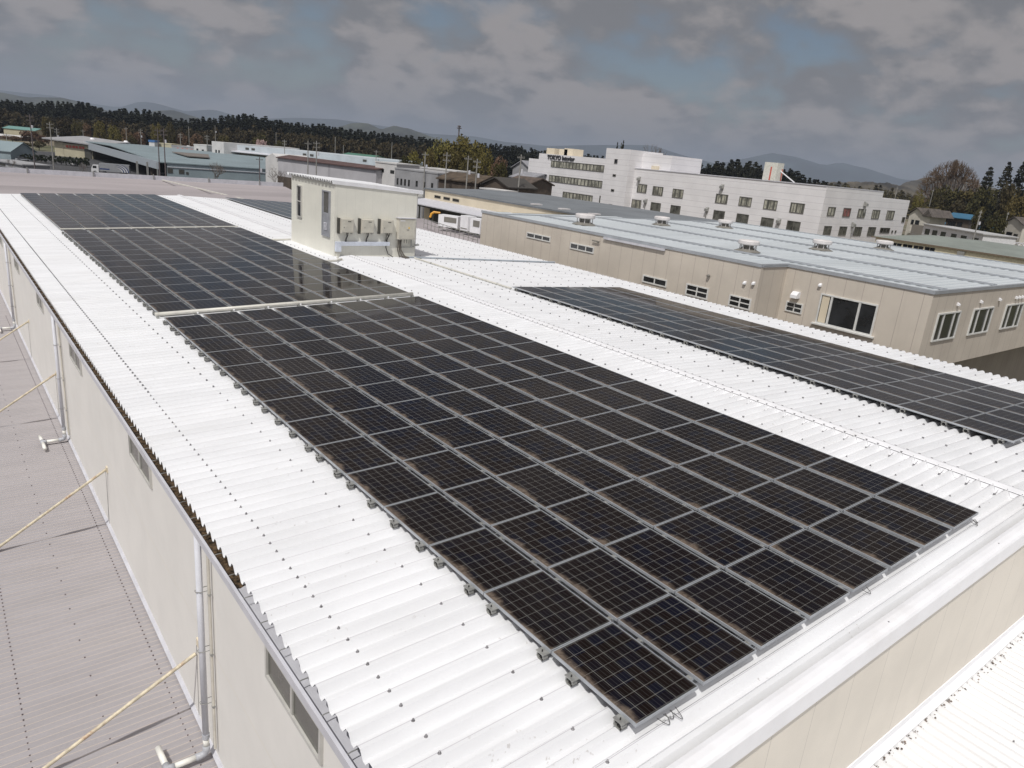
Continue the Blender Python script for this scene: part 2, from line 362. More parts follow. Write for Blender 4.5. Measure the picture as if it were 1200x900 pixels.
for i, (x, y) in enumerate(bolts[:100]):
    if b0 is None:
        q = MB(); bolt_at(q, x, y); b0 = part('bolt', q, bolt_m, roof); bx0, by0 = x, y
    else:
        c = b0.copy(); COL.objects.link(c); c.parent = roof; c.location = (x-bx0, y-by0, rz(x)-rz(bx0))
q = MB()
for x, y in bolts[100:]:
    d = math.dist((x, y), CAM[:2])
    if d < 14: bolt_at(q, x, y)
    else: s = .020 if d < 40 else .017; z = rz(x); q.prism([(x-s, y-s, z), (x+s, y-s, z), (x+s*.5, y+s, z), (x-s*.5, y+s, z)], (0, 0, .034))
part('bolt', q, bolt_m, roof, 'the farther rows of small grey bolt caps', kind='stuff')
# ridge cap with the folded ends that close each pan
q = MB(); zr = rz(XR)
q.prism([(XR-.16, -.28, rz(XR-.16)+.010), (XR-.15, -.28, rz(XR-.15)+.022), (XR, -.28, zr+.045), (XR+.15, -.28, rz(XR+.15)+.022), (XR+.16, -.28, rz(XR+.16)+.010)], (0, 28.3+.28, 0))
q.prism([(XR-.16, 33.8, rz(XR-.16)+.010), (XR-.15, 33.8, rz(XR-.15)+.022), (XR, 33.8, zr+.045), (XR+.15, 33.8, rz(XR+.15)+.022), (XR+.16, 33.8, rz(XR+.16)+.010)], (0, Y1-33.8, 0))
k0 = math.ceil((Y0+.2-RIB0)/PITCH)
for k in range(k0, int((Y1-RIB0)/PITCH)):
    y = RIB0+(k+.5)*PITCH
    if 28.1 < y < 33.9: continue
    for sg in (-1, 1):
        x = XR+sg*.17; q.quad((x, y-.085, rz(x)+.002), (x, y+.085, rz(x)+.002), (x+sg*.035, y+.03, rz(x)-.083), (x+sg*.035, y-.03, rz(x)-.083))
part('ridge_cap', q, white_trim, roof)
q = MB()
for k in range(k0, int((Y1-RIB0)/PITCH), 2):
    y = RIB0+(k+.5)*PITCH
    if 28.1 < y < 33.9 or y > 30: continue
    q.tube([(XR-.19, y, rz(XR-.2)-.03), (XR-.36, y-.01, rz(XR-.36)-.07)], .004, 4); q.prism([(XR-.36, y-.03, rz(XR)-.082), (XR-.42, y-.005, rz(XR)-.082), (XR-.36, y+.02, rz(XR)-.082)], (0, 0, .02))
part('pan_clip', q, bolt_m, roof)
# front verge flashing, eave gutter, walls
q = MB()
for (xa, xb) in ((XE, XR), (XR, XE2)):
    za, zb_ = rz(xa), rz(xb)
    pr_ = [(-.455, .003), (-.46, .012), (-.52, .030), (-.60, .034), (-.655, .024), (-.678, -.004), (-.690, -.235), (-.665, -.235), (-.65, -.01), (-.60, .020), (-.52, .016)]
    q.prism([(xa, y, za+z) for y, z in pr_], (xb-xa, 0, zb_-za))
part('verge_flashing', q, mat('bright_white_trim', (.86, .86, .88), .38, 0, .02, 2., stain=(.62, .58, .54), stain_amt=.25), fac)
q = MB(); q.quad((XE2+.0, -.6, G), (XE2+.0, Y1, G), (-2.0, Y1, G), (-2.0, -.6, G))
q2 = MB(); q2.box(-2.0, -1.9, -.55, Y1-.05, G, rz(-2.0)-.10); part('side_wall', q2, wall_left, fac)
q2 = MB(); zt = lambda x: rz(x)-.12
q2.prism([(-2.0, -.62, G), (XE2-.4, -.62, G), (XE2-.4, -.62, zt(XE2-.4)), (XR, -.62, zt(XR)), (-2.0, -.62, zt(-2.0))], (0, .1, 0)); part('gable_wall', q2, wall_gable, fac)
q2 = MB(); q2.box(XE2-.5, XE2-.4, -.5, Y1-.05, G, rz(XE2)-.10); part('side_wall', q2, wall_left, fac)
q2 = MB(); q2.prism([(-1.9, Y1-.1, G), (XE2-.5, Y1-.1, G), (XE2-.5, Y1-.1, zt(XE2-.4)-.06), (XR, Y1-.1, zt(XR)-.06), (-1.9, Y1-.1, zt(-2.0)-.06)], (0, .05, 0)); part('gable_wall', q2, wall_gable, fac)
q2 = MB()   # closed ceiling under the sheet, so no daylight gets in below the ribs
for (xa, xb) in ((XE+.38, XR), (XR, XE2-.4)): q2.prism([(xa, -.5, rz(xa)-.13), (xa, Y1-.1, rz(xa)-.13), (xa, Y1-.1, rz(xa)-.16), (xa, -.5, rz(xa)-.16)], (xb-xa, 0, rz(xb)-rz(xa)))
part('roof_lining', q2, wall_left, fac)
ze = rz(XE)
q = MB(); gx0, gx1 = -2.455, -2.06
q.prism([(gx0, -.6, ze-.30), (gx0, -.6, ze-.135), (gx0-.03, -.6, ze-.135), (gx0-.03, -.6, ze-.115), (gx0+.012, -.6, ze-.115), (gx0+.012, -.6, ze-.285), (gx1, -.6, ze-.285), (gx1, -.6, ze-.14), (gx1+.01, -.6, ze-.14), (gx1+.01, -.6, ze-.30)], (0, Y1+.6, 0))
gut = part('gutter', q, grey_trim, fac)
hg = None
for k in range(0, 98):
    y = -.3+k*.6
    if hg is None: q = MB(); q.tube([(gx0-.02, y, ze-.125), (gx0+.06, y+.01, ze-.12), (gx0+.2, y+.02, ze-.13), (-2.15, y+.02, ze-.13)], .007, 5); hg = part('gutter_hanger', q, alu_dull, gut)
    else: c = hg.copy(); COL.objects.link(c); c.parent = gut; c.location = (0, k*.6, 0)
q = MB(); r_ = random.Random(4); ya = 5.0; nx = 7; rows_ = []
while ya < 44:
    amt = (.9 if ya < 8.2 else .05+.2*math.sin(ya*.9)*math.sin(ya*.37+1)) * min(1, (ya-5.0)/.5)
    rows_.append([(gx0+.014+(gx1-gx0-.03)*i/(nx-1), ya+r_.uniform(-.02, .02), ze-.284+max(.0, amt*(.05+r_.uniform(0, .05))-.0)) for i in range(nx)]); ya += .06 if ya < 14 else .15
for a_, b_ in zip(rows_, rows_[1:]):
    for i in range(nx-1): q.quad(a_[i], a_[i+1], b_[i+1], b_[i])
part('gutter_debris', q, debris, gut, 'brown leaf debris lying in the gutter')
q = MB(); q.box(-2.02, -2.0, -.6, Y1, -5.66, -5.59); q.prism([(-2.02, -.6, -5.60), (-2.07, -.6, -5.645), (-2.02, -.6, -5.66)], (0, Y1+.6, 0)); part('base_flashing', q, grey_trim, fac)
q = MB(); q.prism([(0, -.62, -2.24), (0, -.635, -2.24), (0, -.65, -2.33), (0, -.76, -2.352), (0, -.76, -2.37), (0, -.62, -2.37)], (23, 0, 0)); part('base_flashing', q, bpy.data.materials['bright_white_trim'], fac)
for (a, b) in ((3.0, 4.88), (11.58, 13.6), (20.1, 22.15), (28.65, 30.35), (37.2, 39.0), (45.8, 47.6)):
    window(fac, 'x', -2.0, a, b, -1.97, -1.40, 2, 0, sash, frost, fr=.055, deep=.045)

# downpipes on the side wall, one with its outlet lying on the annex roof
def downpipe(y, label):
    t = thing('downpipe', label, 'downpipe', (-2.18, y, -5.6), 'downpipes on the cream side wall')
    q = MB(); q.tube([(-2.17, y, ze-.30), (-2.17, y, -5.12)], .055, 14); part('pipe', q, pvc, t, smooth=True)
    q = MB(); q.tube([(-2.06, y-.0, ze-.34), (-2.06, y-.16, ze-.36), (-2.06, y-.17, -5.35)], .026, 8); part('conduit', q, mat_cond, t)
    q = MB()
    for z in (-.9, -2.1, -3.3, -4.4): q.tube([(-2.0, y-.07, z), (-2.17, y-.07, z), (-2.24, y-.03, z), (-2.24, y+.03, z), (-2.17, y+.07, z), (-2.0, y+.07, z)], .007, 5); q.tube([(-2.06, y-.2, z-.02), (-2.06, y-.14, z-.02)], .03, 6)
    part('bracket', q, alu_dull, t)
    q = MB(); q.tube([(-2.17, y, -5.10), (-2.17, y, -5.20)], .066, 14); part('collar', q, pvc_j, t); q = MB(); q.tube([(-2.17, y, -5.36), (-2.17, y, -5.46), (-2.20, y, -5.53), (-2.27, y, -5.55), (-2.36, y, -5.55)], .066, 14)
    part('joint', q, pvc_j, t, smooth=True); q = MB(); q.tube([(-2.72, y, -5.55), (-2.86, y, -5.55)], .066, 12); q.tube([(-2.84, y+.11, -5.55), (-2.84, y-.11, -5.55)], .068, 12); part('tee_joint', q, pvc_j, t, smooth=True)
    q = MB(); q.tube([(-2.17, y, -5.20), (-2.17, y, -5.38)], .057, 12); q.tube([(-2.34, y, -5.55), (-2.74, y, -5.55)], .055, 12)
    q.tube([(-2.84, y-.09, -5.55), (-2.84, y-.62, -5.57)], .055, 12); q.tube([(-2.84, y+.09, -5.55), (-2.86, y+.58, -5.54)], .055, 12); part('outlet_pipe', q, mat_out, t, smooth=True)
mat_cond = mat('cream_conduit', (.60, .57, .50), .45); mat_out = mat('off_white_pvc', (.78, .77, .72), .4)
downpipe(7.62, 'nearest grey downpipe on the cream wall, its white outlet pipe branching on the annex roof')
downpipe(24.35, 'second grey downpipe from the camera, between the second and third wall windows')
downpipe(41.4, 'farthest grey downpipe in view, near the left edge of the picture')

# ------------------------------------------------------------------ annexes: mauve-grey ribbed roof on the left, white one at the front, wide roof behind
def ribbed(x0, x1, y0, y1, zf, axis, pitch, top, pan, depth):
    P = []
    a0, a1 = (y0, y1) if axis == 'x' else (x0, x1)
    a = a0
    while a < a1: s = (pitch-top-pan)/2; P += [(a, -depth), (a+s, 0), (a+s+top, 0), (a+2*s+top, -depth)]; a += pitch
    q = MB(); b0, b1 = (x0, x1) if axis == 'x' else (y0, y1)
    for i in range(len(P)-1):
        (u0, w0), (u1, w1) = P[i], P[i+1]
        if axis == 'x': q.quad((b0, u0, zf(b0)+w0), (b1, u0, zf(b1)+w0), (b1, u1, zf(b1)+w1), (b0, u1, zf(b0)+w1))
        else: q.quad((u0, b0, zf(b0)+w0), (u0, b1, zf(b1)+w0), (u1, b1, zf(b1)+w1), (u1, b0, zf(b0)+w1))
    return q
ann = thing('annex_building', 'low building left of the cream wall with mauve grey ribbed roof', 'building', (-12, 24, G))
za = lambda x: -5.68+(x+2.1)*.012
r_an = part('roof', ribbed(-30, -2.04, -9, 57, za, 'x', .168, .045, .06, .034), annex_roof, ann)
q = MB(); q.box(-29.8, -2.06, -8.9, 56.9, G, -6.15); part('wall', q, wall_left, ann)
ab = []
for k in range(0, 300):
    y = -1.0+k*.168+.068+.048
    y = -9+.0765+(math.floor((8)/.168)+k)*.168-.0
    ab.append((-2.30, y)); ab.append((-4.73, y))
    if k % 4 == 0: ab += [(-3.50, y), (-6.0, y)]
ab = [b for b in ab if 3.5 < b[1] < 45]; ab.sort(key=lambda b: math.dist(b, CAM[:2]))
q0 = None
for i, (x, y) in enumerate(ab[:100]):
    if q0 is None:
        q = MB(); q.lathe((x, y, za(x)-.002), [(.014, 0), (.014, .014), (.006, .018)], 6); q0 = part('bolt', q, bolt_d, r_an); ax0, ay0 = x, y
    else: c = q0.copy(); COL.objects.link(c); c.parent = r_an; c.location = (x-ax0, y-ay0, za(x)-za(ax0))
q = MB()
for x, y in ab[100:]: s = .014; q.prism([(x-s, y-s, za(x)), (x+s, y-s, za(x)), (x+s, y+s, za(x)), (x-s, y+s, za(x))], (0, 0, .016))
part('bolt', q, bolt_d, r_an, 'the farther rows of rusty bolt caps', kind='stuff')
# rusty stay poles from the wall down to the annex roof
for i, (y, lab) in enumerate(((8.62, 'rust streaked cream pole propped against the wall, the nearest one, cut by the bottom edge'), (17.2, 'cream pole with one dark rusty foot, leaning on the wall below the second window'),
                              (26.6, 'third pole propped on the cream wall, counting away from the camera'), (35.2, 'farthest small pole propped on the cream wall at the left edge'))):
    t = thing('stay_pole', lab, 'pole', (-4.75, y, -5.68), 'rusty poles leaning on the cream wall')
    q = MB(); q.tube([(-4.62, y+.16, -5.60), (-2.03, y-.16 if i else y, -3.75-.35*(i == 0))], .036, 10); part('tube', q, pole_m, t)
    q = MB(); q.tube([(-4.74, y+.175, -5.68), (-4.60, y+.158, -5.585)], .045, 8); part('foot', q, mat('rusty_foot', (.13, .04, .02), .8) if i == 0 else bpy.data.materials['rusty_foot'], t)
    q = MB(); q.box(-2.035, -2.0, y-.23, y-.09, -3.84, -3.68); part('wall_plate', q, cream_b, t)
    q = MB(); q.tube([(-2.05, y-.16, -3.80), (-2.06, y-.15, -5.4)], .004, 4); part('wire', q, cable_m, t)

fr = thing('front_annex', 'lower white ribbed roof in front of the beige gable wall', 'building', (11, -9, G))
zf = lambda y: -2.372+(y+.75)*.03
r_f = part('roof', ribbed(-1.5, 23, -16, -.70, zf, 'y', .20, .045, .06, .06), lower_white, fr)
q = MB(); q.box(-1.4, 22.9, -15.9, -.72, G, -2.95); part('wall', q, wall_gable, fr)
q = MB(); r_ = random.Random(9)
for k in range(122):
    x = -1.5+.2*k+.1
    for _ in range(r_.randint(5, 11)): a = r_.gauss(0, .05); s = r_.uniform(.005, .018); q.lathe((x+a+.0, -.80+r_.gauss(0, .030), zf(-.80)-.03+max(0, .02-abs(a)*.3)), [(s, 0), (s*.8, s*.7), (s*.2, s)], 5)
part('dirt', q, mat('blown_dirt', (.22, .17, .14), .95, 0, .5, 20), r_f, 'clumps of blown dirt caught along the top of the ribs', kind='stuff')
q = MB()
for k in range(20): x = 2.0+k*1.0; q.lathe((x, -1.75, zf(-1.75)), [(.016, 0), (.016, .01), (.007, .014), (.007, .03)], 6)
part('bolt', q, bolt_m, r_f)
q = MB()
for x in (4.2, 7.9, 11.5): q.lathe((x, -.57, rz(x)+.01), [(.022, 0), (.02, .012), (.008, .03)], 6)
part('verge_bolt', q, bolt_m, fac)

back = thing('rear_hall', 'wide pinkish grey roof with low ridges behind the white roof', 'building', (5, 85, G))
q = MB(); zb = -1.9
ys = [58.9, 67, 69.4, 77.5, 80, 88, 91, 99.5, 102, 112]
P = [(58.9, -.35)]
for i, y in enumerate((60, 70, 80, 90, 100)): P += [(y+.2, -.30), (y+4.6, .12), (y+5.0, .14), (y+5.4, .10), (y+9.4, -.32)]
P = [p_ for p_ in P if p_[0] < 105]; P += [(105.3, -.2)]
q.strip([(y, zb+z) for y, z in P], 'x', -70, 37)
q.quad((24.2, 49, zb-.3), (37, 49, zb-.3), (37, 58.9, zb-.35), (24.2, 58.9, zb-.35))
part('roof', q, pink_roof, back)
q = MB(); q.box(-70, 37, 58.95, 105.2, G, zb-.42); q.box(24.25, 37, 49.05, 58.9, G, zb-.42); part('wall', q, wall_left, back)
q = MB(); q.box(-70, 37, 105.3, 105.5, G, zb+.62); part('parapet', q, grey_trim, back)
q = MB()
for k in range(15): x = -66+k*7.1; q.box(x-.05, x+.05, 105.15, 105.28, zb-.3, zb+.80)
part('parapet_post', q, alu_dull, back)
q = MB(); q.tube([(27, 59, zb-.28), (20, 104, zb+.2)], .09, 5); part('roof_cable', q, duct_m, back)

# ------------------------------------------------------------------ solar panels
verge_m = None
def cell_material():
    M = bpy.data.materials.new('solar_cells_under_glass'); M.use_nodes = True; t = M.node_tree; b = t.nodes['Principled BSDF']
    uv = t.nodes.new('ShaderNodeUVMap'); uv.uv_map = 'UV'; s = t.nodes.new('ShaderNodeSeparateXYZ'); t.links.new(uv.outputs[0], s.inputs[0])
    oi = t.nodes.new('ShaderNodeObjectInfo'); rnd = oi.outputs['Random']
    m_ = lambda *a: math_(t, *a)
    pu = m_('FRACT', m_('DIVIDE', m_('ADD', s.outputs[0], 99.0), .99)); pv = m_('FRACT', m_('DIVIDE', m_('ADD', s.outputs[1], 132.0), 1.32))
    pu = m_('MULTIPLY', pu, .99); pv = m_('MULTIPLY', pv, 1.32)          # metres inside this panel
    cu = m_('DIVIDE', m_('SUBTRACT', pu, .021), .158); cv = m_('DIVIDE', m_('SUBTRACT', pv, .028), .158)
    fu = m_('FRACT', m_('ADD', cu, 5.0)); fv = m_('FRACT', m_('ADD', cv, 5.0))
    lw = .0135
    gu = m_('MAXIMUM', m_('LESS_THAN', fu, lw), m_('GREATER_THAN', fu, 1-lw)); gv = m_('MAXIMUM', m_('LESS_THAN', fv, lw*.75), m_('GREATER_THAN', fv, 1-lw*.75))
    grid = m_('MAXIMUM', gu, gv)
    # bus bars along the long side
    bb = m_('LESS_THAN', m_('ABSOLUTE', m_('SUBTRACT', m_('FRACT', m_('MULTIPLY', fu, 3.0)), .5)), .04)
    cb = t.nodes.new('ShaderNodeCombineXYZ'); t.links.new(m_('FLOOR', m_('DIVIDE', m_('SUBTRACT', s.outputs[0], .021), .158)), cb.inputs[0]); t.links.new(m_('FLOOR', m_('DIVIDE', s.outputs[1], .158)), cb.inputs[1]); t.links.new(m_('MULTIPLY', rnd, 97.0), cb.inputs[2])
    wn = t.nodes.new('ShaderNodeTexWhiteNoise'); wn.noise_dimensions = '3D'; t.links.new(cb.outputs[0], wn.inputs['Vector'])
    cell = mixc(t, ramp(t, wn.outputs['Value'], .45, .9), (.0075, .0045, .0042), (.0050, .0052, .011))
    cell = mixc(t, m_('MULTIPLY', ramp(t, rnd, .5, 1.0), .7), cell, (.0085, .006, .0065))
    cell = mixc(t, m_('MULTIPLY', bb, .5), cell, (.07, .07, .072))
    col = mixc(t, m_('MULTIPLY', grid, .8), cell, (.27, .265, .25))
    # dust washed down to the low edge of each panel
    cb2 = t.nodes.new('ShaderNodeCombineXYZ'); t.links.new(s.outputs[0], cb2.inputs[0]); t.links.new(s.outputs[1], cb2.inputs[1]); t.links.new(m_('MULTIPLY', rnd, 37.0), cb2.inputs[2])
    big = noise(t, cb2.outputs[0], 2.2, 3, .6); fine = noise(t, cb2.outputs[0], 16, 6, .72)
    reach = m_('ADD', .005, m_('MULTIPLY', m_('SUBTRACT', big, .26), .34))
    d = ramp(t, m_('SUBTRACT', reach, pu), -.03, .07)
    dust = m_('MULTIPLY', d, ramp(t, fine, .18, .62)); dust = m_('MULTIPLY', dust, .70)
    film = m_('ADD', m_('MULTIPLY', ramp(t, big, .3, .8), .007), .002)
    col = mixc(t, film, col, (.42, .36, .30)); col = mixc(t, dust, col, (.20, .155, .12))
    t.links.new(col, b.inputs['Base Color'])
    t.links.new(m_('ADD', .055, m_('MULTIPLY', dust, .5)), b.inputs['Roughness'])
    b.inputs['IOR'].default_value = 1.5; b.inputs['Specular IOR Level'].default_value = .07
    return M
cells = cell_material()
PW, PL, PX, PY = .99, 1.318, 1.0818, 1.335
FT = .04
def frame_mb(q, x, y, slope, z0, w=.010):
    """aluminium frame of one panel; slope is dz/dx"""
    def bar(xa, xb, ya, yb):
        za_, zb_ = z0+slope*(xa-x), z0+slope*(xb-x)
        q.prism([(xa, ya, za_-FT), (xb, ya, zb_-FT), (xb, ya, zb_), (xa, ya, za_)], (0, yb-ya, 0))
    bar(x, x+w, y, y+PL); bar(x+PW-w, x+PW, y, y+PL); bar(x+w, x+PW-w, y, y+w); bar(x+w, x+PW-w, y+PL-w, y+PL)
def glass_quad(q, x, y, slope, z0, w=.009, dz=-.004):
    xa, xb = x+w, x+PW-w; q.quad((xa, y+w, z0+slope*(xa-x)+dz), (xb, y+w, z0+slope*(xb-x)+dz), (xb, y+PL-w, z0+slope*(xb-x)+dz), (xa, y+PL-w, z0+slope*(xa-x)+dz))
def glass_uv(w=.009, i=0, j=0): return [(w+i*PW, w+j*1.32), (PW-w+i*PW, w+j*1.32), (PW-w+i*PW, PL-w+j*1.32), (w+i*PW, PL-w+j*1.32)]
XA = 13.889
BLK = []   # (block, x0, y0, cols, slope)
BLK.append(('near', 0, 0., 8, S1)); BLK.append(('middle', 0, 19.32, 8, S1)); BLK.append(('far', 0, 38.65, 8, S1))
BLK.append(('right', XA, 1.20, 6, -S2)); BLK.append(('right_far', XA+.02, 39.3, 6, -S2))
ORD = ['first', 'second', 'third', 'fourth', 'fifth', 'sixth', 'seventh', 'eighth', 'ninth', 'tenth', 'eleventh', 'twelfth', 'thirteenth', 'fourteenth']
allp = []
for (bn, x0, y0, nc, sl_) in BLK:
    for j in range(14):
        for i in range(nc):
            x, y = x0+i*PX, y0+j*PY; c = np.array([x+.5, y+.66, pz(x+.5)])-CAM; dist = np.linalg.norm(c)
            allp.append((abs(c[2])/dist**3, bn, i, j, x, y, sl_, nc))
allp.sort(key=lambda a: -a[0])
proto = {}
where = {'near': 'near left array', 'middle': 'middle left array', 'far': 'farthest left array', 'right': 'right array'}
for rank, (_, bn, i, j, x, y, sl_, nc) in enumerate(allp[:300]):
    z = pz(x)
    lab = 'solar panel in row %d from the front, column %d from the left, %s' % (j+1, i+1, where[bn])
    if bn not in where: raise RuntimeError(bn)
    key = sl_
    if key not in proto:
        root = thing('solar_panel', lab, 'solar panel', (x, y, z), 'solar panels mounted on the white roof')
        q = MB(); frame_mb(q, x, y, sl_, z); part('frame', q, alu, root)
        q = MB(); glass_quad(q, x, y, sl_, z); g = mk('glass', q.v, q.f, cells, (x, y, z), uv=glass_uv()); g.parent = root
        proto[key] = root
    else: clone(proto[key], (x, y, z), lab)
for bns, lab in ((('far', 'middle', 'near'), 'farthest rows of dark solar panels at the back of the white roof'), (('right', 'right_far'), 'dark solar panels seen to the left behind the shed')):
    rest = [a for a in allp[300:] if a[1] in bns]
    if not rest: continue
    qf, qg, uvs = MB(), MB(), []
    for (_, bn, i, j, x, y, sl_, nc) in rest:
        frame_mb(qf, x, y, sl_, pz(x)); glass_quad(qg, x, y, sl_, pz(x)); uvs += glass_uv(i=i, j=j)
    root = thing('solar_panel_rows', lab, 'solar panels', (rest[0][4], rest[0][5], pz(rest[0][4])), 'solar panels mounted on the white roof', 'stuff')
    part('frame', qf, alu, root)
    o = mk('glass', qg.v, qg.f, cells, ORG[root], uv=uvs); o.parent = root

# mounting rails with the clamps that grip the ribs
def rail(x0, x1, y, lab, grp, clamp_dir=-1):
    z0, z1 = pz(x0)-FT, pz(x1)-FT
    t = thing('mounting_rail', lab, 'rail', (x0, y, z0-.05), grp)
    q = MB(); q.prism([(x0-.02, y-.02, z0-.042), (x0-.02, y+.02, z0-.042), (x0-.02, y+.02, z0-.003), (x0-.02, y-.02, z0-.003)], (x1-x0+.04, 0, z1-z0)); part('bar', q, alu, t)
    # end clamp: open octagonal claw on the rib, with a flat cap and a bolt
    kk = round((y-RIB0)/PITCH); yr = RIB0+kk*PITCH; xc = x0-.085; zc = rz(xc)
    q = MB(); r0 = .062
    oc = [(math.cos(math.radians(a)), math.sin(math.radians(a))) for a in (115, 158, 202, 245, 292, 337, 22, 65)]
    pts = [(xc, y+r0*1.05*a, zc+.045+r0*.92*b) for a, b in oc]; inn = [(xc, y+r0*.78*a, zc+.045+r0*.68*b) for a, b in oc]
    for a in range(7): q.prism([pts[a], pts[a+1], inn[a+1], inn[a]], (.075, 0, 0))
    q.box(xc-.01, xc+.13, y-.068, y+.068, zc+.088, zc+.100); part('clamp', q, alu_dull, t)
    q = MB(); q.tube([(xc-.012, y-.05, zc+.03), (xc+.09, y-.05, zc+.03)], .012, 6); q.tube([(xc+.03, y, zc+.0), (xc+.03, y, zc+.125)], .009, 6); q.box(xc+.02, xc+.10, y-.03, y+.03, zc-.02, zc+.02); part('clamp_bolt', q, cable_m, t)
    c0 = None
    for i in range(1, 40):
        x = x0+i*PX-.046
        if x > x1-.2: break
        if c0 is None: zz = pz(x)-FT; q = MB(); q.box(x-.020, x+.020, y-.03, y+.03, zz-.003, zz+.022); q.tube([(x, y, zz+.02), (x, y, zz+.034)], .008, 6); c0 = part('mid_clamp', q, alu_dull, t); xc0 = x
        else: c = c0.copy(); COL.objects.link(c); c.parent = t; c.location = (x-xc0, 0, pz(x)-pz(xc0))
for (bn, x0, y0, nc, sl_) in BLK:
    if bn in ('far', 'right_far'): continue
    for j in range(14):
        for k, off in ((0, .20), (1, 1.02)):
            y = y0+j*PY+off; yr = RIB0+round((y-RIB0)/PITCH)*PITCH
            rail(x0, x0+nc*PX-.09, yr, 'aluminium rail with rib clamp under the %s panel row of the %s, %s one' % (ORD[j], {'near': 'near array', 'middle': 'middle array', 'right': 'right array'}[bn], ('front', 'rear')[k]), 'mounting rails under the solar panels')
# rail tube along the low edge of the right array
q = MB(); q.tube([(XA-.035, 1.16, pz(XA)-.015), (XA-.035, 1.2+14*PY, pz(XA)-.015)], .024, 8); solo('edge_tube', q, alu, 'pale round edge tube along the ridge side of the right panel array', 'tube')
# the duct that crosses in front of the middle array, and the flatter one before the far array
t = thing('cable_duct', 'long beige round duct crossing the roof between near and middle panel arrays', 'duct', (0, 19.2, pz(0)))
q = MB(); q.tube([(-.12, 19.2, pz(-.12)-.02), (8.62, 19.2, pz(8.62)-.02)], .062, 12); part('pipe', q, duct_m, t, smooth=True)
q = MB()
for i in range(0, 9): x = -.05+i*PX; q.box(x-.03, x+.03, 19.13, 19.27, rz(x)-.01, pz(x)-.05); 
part('support', q, alu_dull, t)
q = MB()
for i in range(1, 8):
    x = i*PX-.046; q.lathe((x, 19.02, pz(x)-.05), [(.028, 0), (.03, .03), (.012, .045)], 8)
part('white_cap', q, white_trim, t)
q = MB(); q.box(-.05, 8.6, 38.50, 38.60, pz(0)-.12, pz(0)-.07); q = MB().tube([(-.05, 38.48, pz(0)-.01), (8.6, 38.48, pz(8.6)-.01)], .032, 8); solo('cable_duct', q, duct_m, 'thinner beige duct crossing the roof before the farthest left array', 'duct')
# loose cables hanging out at the front corner, more at the right front corner
t = thing('loose_cable', 'thin black cable loops hanging out under the front corner of the near array', 'cable', (.6, -.05, pz(.6)))
def loop(x0, dx, r):
    return [(x0+dx*math.sin(a*.5), -.02-r*math.sin(a), pz(x0)-.06-.045*math.sin(a)-(.0 if a < 2 else .0)) for a in np.linspace(0, 3.14, 12)]
for x0, dx, r in ((.30, .13, .10), (.40, .12, .07), (.50, .09, .13)):
    q = MB(); q.tube(loop(x0, dx, r), .004, 5); part('wire', q, cable_m, t)
t = thing('loose_cable', 'short tangle of black cable ends at the right front corner of the near array', 'cable', (8.3, -.05, pz(8.3)))
for x0, dx, r in ((8.2, .1, .10), (8.32, .05, .07)):
    q = MB(); q.tube(loop(x0, dx, r), .005, 5); part('wire', q, cable_m, t)
solo('loose_cable', MB().tube(loop(4.55, .12, .09), .004, 5), cable_m, 'single thin cable loop below the fourth front panel', 'cable')

# ------------------------------------------------------------------ roof shed with its electrical boxes
SX0, SX1, SY0, SY1 = 9.77, 14.15, 28.44, 33.62
sh = thing('roof_shed', 'cream metal shed with white ribbed roof standing across the roof ridge', 'shed', (12, 31, .1))
ztp = lambda x: 3.55-.055*(x-9.7)
q = MB(); q.prism([(SX0, SY0, rz(SX0)-.09), (SX1, SY0, rz(SX1)-.09), (SX1, SY0, ztp(SX1)-.07), (SX0, SY0, ztp(SX0)-.07)], (0, SY1-SY0, 0)); part('wall', q, shed_wall, sh)
P = []; y = SY0+.08
q = MB()
while y < SY1+.1: P += [(y, 0), (y+.09, 0), (y+.17, .12), (y+.23, .12), (y+.31, 0)]; y += .40
for i in range(len(P)-1): (u0, w0), (u1, w1) = P[i], P[i+1]; xa, xb = SX0-.14, SX1+.30; q.quad((xa, u0, ztp(xa)+w0-.06), (xb, u0, ztp(xb)+w0-.06), (xb, u1, ztp(xb)+w1-.06), (xa, u1, ztp(xa)+w1-.06))
r_s = part('roof', q, white_roof, sh)
q = MB()
xa, xb = SX0-.14, SX1+.30
q.prism([(xa, SY0-.045, ztp(xa)-.09), (xa, SY0-.045, ztp(xa)+.08), (xa, SY0+.10, ztp(xa)+.09), (xa, SY0+.10, ztp(xa)+.06), (xa, SY0-.02, ztp(xa)+.05), (xa, SY0-.02, ztp(xa)-.09)], (xb-xa, 0, ztp(xb)-ztp(xa)))
part('verge_trim', q, white_trim, sh)
q = MB(); y = SY0+.08
while y < SY1: q.prism([(xa+.02, y, ztp(xa)-.07), (xa+.02, y+.055, ztp(xa)+.045), (xa+.02, y+.10, ztp(xa)+.045), (xa+.02, y+.15, ztp(xa)-.07)], (.02, 0, 0)); y += .40
part('rib_closure', q, dark_m, r_s)
q = MB(); q.box(SX1+.02, SX1+.26, SY0-.05, SY0+.12, ztp(SX1)-.22, ztp(SX1)-.10); part('gutter_end', q, sash, sh)
q = MB(); q.tube([(SX1+.07, SY0+.15, ztp(SX1)-.1), (SX1+.07, SY0+.15, rz(SX1))], .04, 8); part('drainpipe', q, sash, sh)
window(sh, 'x', SX0, 32.22, 32.80, 1.50, 3.08, 1, 1, sash, pane_m, fr=.06, deep=.07, label='narrow window beside the shed door')
d0, d1 = 28.88, 29.74
q = MB(); dz0, dz1 = .98, 3.10; X = SX0
